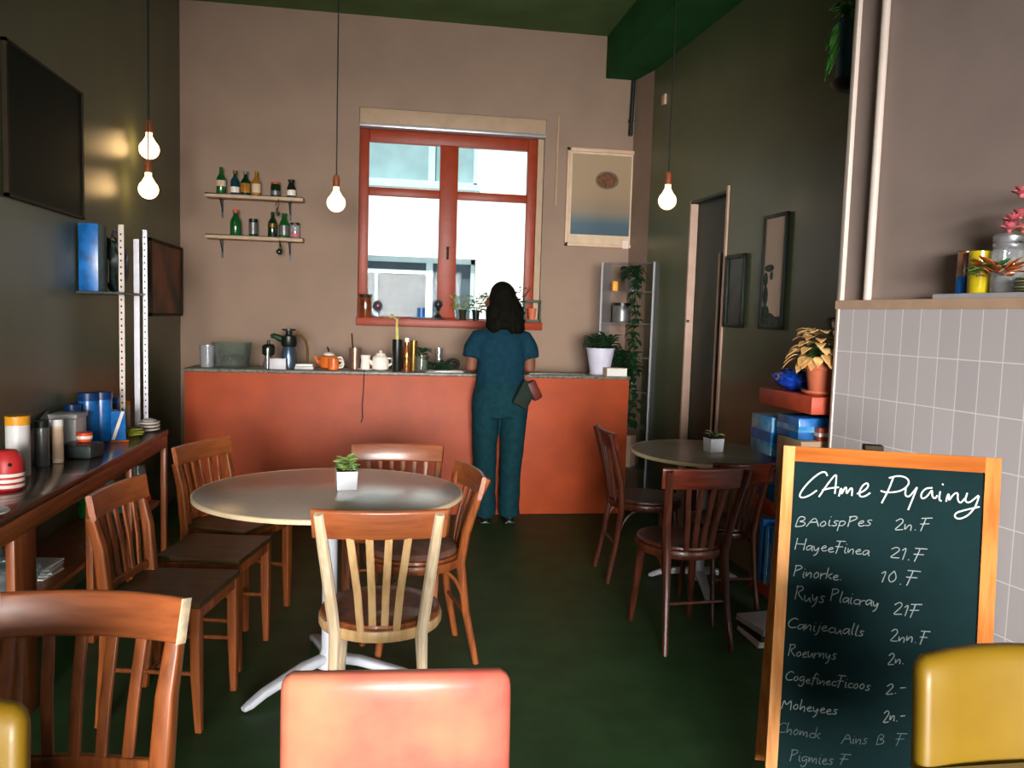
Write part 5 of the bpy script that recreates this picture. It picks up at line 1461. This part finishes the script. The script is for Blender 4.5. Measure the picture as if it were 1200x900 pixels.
TITLE = [[(0.1217, 0.078), (0.1165, 0.0668), (0.1029, 0.0692), (0.0797, 0.0902), (0.0569, 0.1208), (0.0487, 0.1409), (0.0599, 0.1444), (0.0781, 0.1358), (0.096, 0.1201)], [(0.1022, 0.1383), (0.1181, 0.1091), (0.1457, 0.0662), (0.1454, 0.0928), (0.1439, 0.1266)], [(0.1096, 0.1191), (0.1284, 0.112), (0.154, 0.1072)], [(0.155, 0.133), (0.1582, 0.1098), (0.1624, 0.1124), (0.1603, 0.1297), (0.1689, 0.1076), (0.1743, 0.1058), (0.1737, 0.1273), (0.1838, 0.108), (0.1892, 0.1076), (0.1886, 0.129)], [(0.2018, 0.1223), (0.2196, 0.1139), (0.2317, 0.0988), (0.2274, 0.0891), (0.2156, 0.0971), (0.207, 0.117), (0.2102, 0.1303), (0.2235, 0.1279), (0.2364, 0.1169)], [(0.2673, 0.143), (0.2838, 0.1043), (0.2944, 0.0681)], [(0.2827, 0.0725), (0.3075, 0.0637), (0.3307, 0.0691), (0.3359, 0.0864), (0.3156, 0.1069), (0.2795, 0.1138), (0.2628, 0.1093)], [(0.3271, 0.0976), (0.3258, 0.1174), (0.3358, 0.1216), (0.347, 0.1067), (0.3557, 0.0927)], [(0.3557, 0.0927), (0.3475, 0.1207), (0.3357, 0.1568)], [(0.3947, 0.0913), (0.3773, 0.094), (0.3661, 0.1102), (0.3685, 0.1241), (0.3813, 0.1182), (0.3948, 0.0941), (0.3942, 0.1138), (0.4022, 0.1216), (0.4083, 0.1113)], [(0.4144, 0.0997), (0.4126, 0.1229), (0.4191, 0.1259)], [(0.4189, 0.0784), (0.4216, 0.0824)], [(0.4308, 0.1264), (0.4339, 0.1052), (0.4379, 0.1077), (0.4365, 0.126), (0.4487, 0.1041), (0.4594, 0.0992), (0.4588, 0.1194), (0.4668, 0.1292), (0.4766, 0.1146)], [(0.4824, 0.0989), (0.4768, 0.1215), (0.4878, 0.1263), (0.5032, 0.1112), (0.5106, 0.1037)], [(0.5119, 0.105), (0.5052, 0.1333), (0.4888, 0.1588), (0.4669, 0.1723), (0.4526, 0.1665), (0.4567, 0.1544), (0.4788, 0.1457), (0.5141, 0.134)]]
chalkline(TITLE, 0.0021, 'chalk_title')
LINES = [('BAoispPes', 0.044, 0.226, 0.243, 0.209, 0.032), ('2n.F', 0.302, 0.216, 0.391, 0.208, 0.035), ('HayeeFinea', 0.046, 0.291, 0.241, 0.29, 0.032), ('21.F', 0.294, 0.292, 0.381, 0.293, 0.035), ('Pinorke.', 0.045, 0.367, 0.177, 0.365, 0.034), ('10.F', 0.272, 0.359, 0.367, 0.361, 0.035), ('Ruys', 0.052, 0.43, 0.131, 0.432, 0.036), ('Plaicray', 0.146, 0.425, 0.274, 0.429, 0.034), ('21F', 0.31, 0.447, 0.376, 0.443, 0.036), ('Canijecualls', 0.037, 0.511, 0.238, 0.512, 0.032), ('2nn.F', 0.306, 0.517, 0.401, 0.517, 0.033), ('Roeurnys', 0.043, 0.589, 0.17, 0.585, 0.032), ('2n.', 0.303, 0.583, 0.348, 0.577, 0.031), ('CogefinecFicoos', 0.039, 0.657, 0.262, 0.659, 0.03), ('2.-', 0.302, 0.663, 0.353, 0.654, 0.033), ('Moheyees', 0.034, 0.736, 0.181, 0.736, 0.032), ('2n.-', 0.299, 0.74, 0.355, 0.728, 0.033), ('Chomck', 0.026, 0.804, 0.14, 0.806, 0.032), ('Ains', 0.196, 0.812, 0.262, 0.804, 0.031), ('B', 0.286, 0.802, 0.306, 0.799, 0.031), ('F', 0.332, 0.795, 0.356, 0.793, 0.029), ('Pigmies', 0.063, 0.877, 0.177, 0.873, 0.032), ('F', 0.192, 0.866, 0.216, 0.865, 0.029)]
rnd = random.Random(4)
for (s, u0_, v0_, u1_, v1_, h) in LINES:
    adv = sum(GL_[c][0] for c in s) - 0.05
    k = (u1_ - u0_) / (adv * h)
    x = 0.0
    st = []
    for ch in s:
        a, sts = GL_[ch]
        jy, js = rnd.uniform(-0.05, 0.05), rnd.uniform(0.9, 1.1)
        for q in sts:
            out = []
            for px, py in q:
                xx = x + px + 0.12 * py
                uu = u0_ + xx * h * k
                vv = v0_ + (v1_ - v0_) * (xx / adv) - (py * js + jy) * h
                out.append((uu, vv))
            st.append(out)
        x += a
    chalkline(st, 0.0013 if v0_ < 0.75 else 0.0011, m='chalkdim' if v0_ < 0.75 else 'chalkfaint')

# ================================================================== PERSON
PX, PY = 0.795, 5.50
person = thing('person', 'person in teal shirt and blue trousers standing at the counter with back turned', 'person', (PX, PY, 0), 0)

def loft(b, rings, n=20):
    """rings: (centre, rx, ry[, axis]) horizontal ellipses unless an axis is given"""
    rr = []
    for c, a, bb in rings:
        c = Vector(c)
        rr.append([b.b.verts.new(c + Vector((a * math.cos(2 * PI * k / n), bb * math.sin(2 * PI * k / n), 0))) for k in range(n)])
    for p, q in zip(rr, rr[1:]):
        for k in range(n):
            b.b.faces.new((p[k], p[(k + 1) % n], q[(k + 1) % n], q[k]))
    b.b.faces.new(rr[0][::-1]); b.b.faces.new(rr[-1])
    return b

def remeshed(b, name, m, parent, vox, smooth=6, noise_amp=0.0):
    o = b.build(name, m, None)
    md = o.modifiers.new('r', 'REMESH'); md.mode = 'VOXEL'; md.voxel_size = vox; md.use_smooth_shade = True
    sm = o.modifiers.new('s', 'SMOOTH'); sm.iterations = smooth; sm.factor = 0.5
    dg = bpy.context.evaluated_depsgraph_get()
    dg.update()
    me = bpy.data.meshes.new_from_object(o.evaluated_get(dg))
    o.modifiers.clear()
    o.data = me
    if noise_amp:
        for v in me.vertices:
            v.co += v.normal * noise_amp * noise.noise(v.co * 14)
    me.shade_smooth()
    me.name = name
    if not me.materials:
        me.materials.append(m)
    o.parent = parent
    return o

# arms: shoulder, elbow, wrist (hands resting on the worktop)
ARM = {-1: [(-0.155, 0.0, 1.275), (-0.196, 0.005, 1.20), (-0.205, 0.0, 1.075), (-0.185, 0.115, 1.055), (-0.135, 0.245, 1.052)],
       1: [(0.157, 0.0, 1.275), (0.196, 0.005, 1.20), (0.203, 0.0, 1.075), (0.195, 0.115, 1.055), (0.150, 0.245, 1.052)]}
b = MB()
loft(b, [((0, 0.0, 0.80), 0.150, 0.105), ((0, 0, 0.88), 0.165, 0.11), ((0, 0, 1.0), 0.135, 0.09), ((0, 0, 1.12), 0.14, 0.095), ((0, 0, 1.24), 0.165, 0.10), ((0, 0, 1.285), 0.155, 0.085), ((0, 0, 1.335), 0.08, 0.065), ((0, 0.005, 1.37), 0.052, 0.055)])
b.sweep([(0, 0.005, 1.33), (-0.005, 0.015, 1.40), (-0.01, 0.02, 1.45)], [0.054, 0.050, 0.052], n=16)
# head, turned a little to the left
HD = (-0.015, 0.035, 1.525)
b.ell(HD, (0.070, 0.088, 0.105), 24, 18)
b.ell((-0.055, 0.055, 1.485), (0.044, 0.055, 0.055), 18, 12)
b.ell((-0.098, 0.085, 1.515), (0.018, 0.018, 0.020), 12, 8)      # nose
b.ell((-0.090, 0.085, 1.483), (0.016, 0.016, 0.008), 12, 8)      # lips
b.ell((-0.080, 0.075, 1.545), (0.020, 0.022, 0.012), 12, 8)        # brow
b.ell((-0.088, 0.03, 1.515), (0.008, 0.018, 0.028), 12, 8)       # ears
b.ell((0.058, 0.03, 1.515), (0.008, 0.018, 0.028), 12, 8)
for s in (-1, 1):
    b.sweep(ARM[s], [0.046, 0.044, 0.040, 0.036, 0.026], n=14)
    w = Vector(ARM[s][-1])
    b.ell((w.x - s * 0.012, w.y + 0.045, w.z - 0.004), (0.040, 0.052, 0.017), 16, 10)
    for k, (ln, off) in enumerate(((0.052, -0.028), (0.062, -0.009), (0.058, 0.010), (0.046, 0.028))):
        q = Vector((w.x - s * 0.012 + off, w.y + 0.085, w.z - 0.002))
        b.sweep([q, q + Vector((off * 0.15, ln * 0.5, 0.004)), q + Vector((off * 0.2, ln * 0.85, -0.010)), q + Vector((off * 0.2, ln, -0.022))], [0.0095, 0.009, 0.0085, 0.007], n=8)
    q = Vector((w.x - s * 0.045, w.y + 0.03, w.z))
    b.sweep([q, q + Vector((-s * 0.02, 0.025, -0.004)), q + Vector((-s * 0.022, 0.052, -0.012))], [0.012, 0.0105, 0.008], n=8)
    # leg inside the trousers, foot
    b.sweep([(s * 0.085, 0.0, 0.84), (s * 0.088, 0.0, 0.66), (s * 0.088, 0.008, 0.46), (s * 0.085, -0.01, 0.30), (s * 0.082, -0.02, 0.09), (s * 0.082, -0.01, 0.045)], [0.085, 0.072, 0.05, 0.048, 0.034, 0.036], n=14)
    b.ell((s * 0.085, 0.045, 0.042), (0.038, 0.105, 0.028), 16, 10)
remeshed(b, 'body', MT['skin'], person, 0.0075, 4)

# shirt
b = MB()
loft(b, [((0, -0.002, 0.90), 0.178, 0.122), ((0, -0.002, 0.96), 0.172, 0.118), ((0, 0, 1.03), 0.163, 0.112), ((0, 0, 1.12), 0.166, 0.112), ((0, 0, 1.20), 0.180, 0.114), ((0, 0, 1.265), 0.178, 0.104), ((0, 0, 1.315), 0.138, 0.086), ((0, 0.003, 1.362), 0.074, 0.066)], 28)
for s in (-1, 1):
    A = [Vector(p) for p in ARM[s]]
    b.sweep([Vector((s * 0.09, 0, 1.285)), A[0], A[1], A[1] * 0.28 + A[2] * 0.72 + Vector((s * 0.006, 0, 0.03))], [0.060, 0.066, 0.064, 0.062], n=18)
remeshed(b, 'shirt', MT['shirt'], person, 0.010, 5, 0.006)
# trousers
b = MB()
loft(b, [((0, -0.004, 0.99), 0.158, 0.112), ((0, -0.006, 0.92), 0.180, 0.128), ((0, -0.010, 0.83), 0.198, 0.138), ((0, -0.008, 0.74), 0.192, 0.126)], 28)
for s in (-1, 1):
    loft(b, [((s * 0.100, -0.006, 0.82), 0.096, 0.122), ((s * 0.098, -0.004, 0.70), 0.094, 0.106), ((s * 0.094, 0.004, 0.55), 0.085, 0.090), ((s * 0.090, 0.0, 0.42), 0.078, 0.082), ((s * 0.086, -0.010, 0.28), 0.074, 0.080), ((s * 0.084, -0.014, 0.14), 0.073, 0.082), ((s * 0.084, -0.012, 0.045), 0.077, 0.088)], 22)
remeshed(b, 'trousers', MT['jeans'], person, 0.010, 3, 0.006)
# shoes
for s in (-1, 1):
    b = MB()
    b.ell((s * 0.085, 0.045, 0.034), (0.045, 0.125, 0.032), 18, 12)
    b.ell((s * 0.084, -0.04, 0.045), (0.038, 0.05, 0.040), 16, 10)
    b.bx(s * 0.085 - 0.042, s * 0.085 + 0.042, -0.085, 0.155, 0.001, 0.018, bev=0.006)
    remeshed(b, 'shoe', MT['black'], person, 0.006, 3)
# hair: full, down to the shoulders, leaving the face open at the front left
b = MB()
b.ell((0.000, 0.004, 1.548), (0.094, 0.104, 0.116), 28, 20)
loft(b, [((0.015, -0.045, 1.335), 0.075, 0.035), ((0.018, -0.045, 1.37), 0.108, 0.062), ((0.016, -0.035, 1.42), 0.122, 0.080), ((0.018, -0.026, 1.48), 0.110, 0.088), ((0.006, -0.008, 1.56), 0.094, 0.094)], 26)
b.ell((0.095, 0.0, 1.445), (0.048, 0.062, 0.090), 18, 12)
b.ell((-0.075, -0.045, 1.42), (0.042, 0.050, 0.075), 18, 12)
# loose curls over the crown and along the ends
rnd2 = random.Random(31)
for k in range(70):
    a = R(rnd2.uniform(-165, 15))
    f = 0.45 + 0.55 * rnd2.random()
    rr = 0.092 + 0.030 * f
    p = (rr * math.cos(a) + 0.012, min(rr * 0.85 * math.sin(a), 0.03) - 0.008, 1.60 - 0.255 * f - 0.02 * rnd2.random())
    r_c = rnd2.uniform(0.016, 0.030)
    b.ell(p, (r_c, r_c, r_c * 1.3), 10, 8)
hair = remeshed(b, 'hair', MT['hair'], person, 0.007, 2, 0.006)

# bag at her right hip
t = thing('hip_bag', 'small dark red and dark green bag hanging at the hip of the person', 'bag', (PX + 0.165, PY - 0.16, 0.915), R(12))
b = MB().box((-0.02, 0, -0.01), (0.115, 0.045, 0.175), bev=0.015, ry=R(28))
b.build('body', MT['baggreen'], t)
MB().box((0.045, -0.002, 0.02), (0.065, 0.052, 0.135), bev=0.012, ry=R(-28)).build('flap', MT['leather'], t)['label'] = 'dark red leather flap'
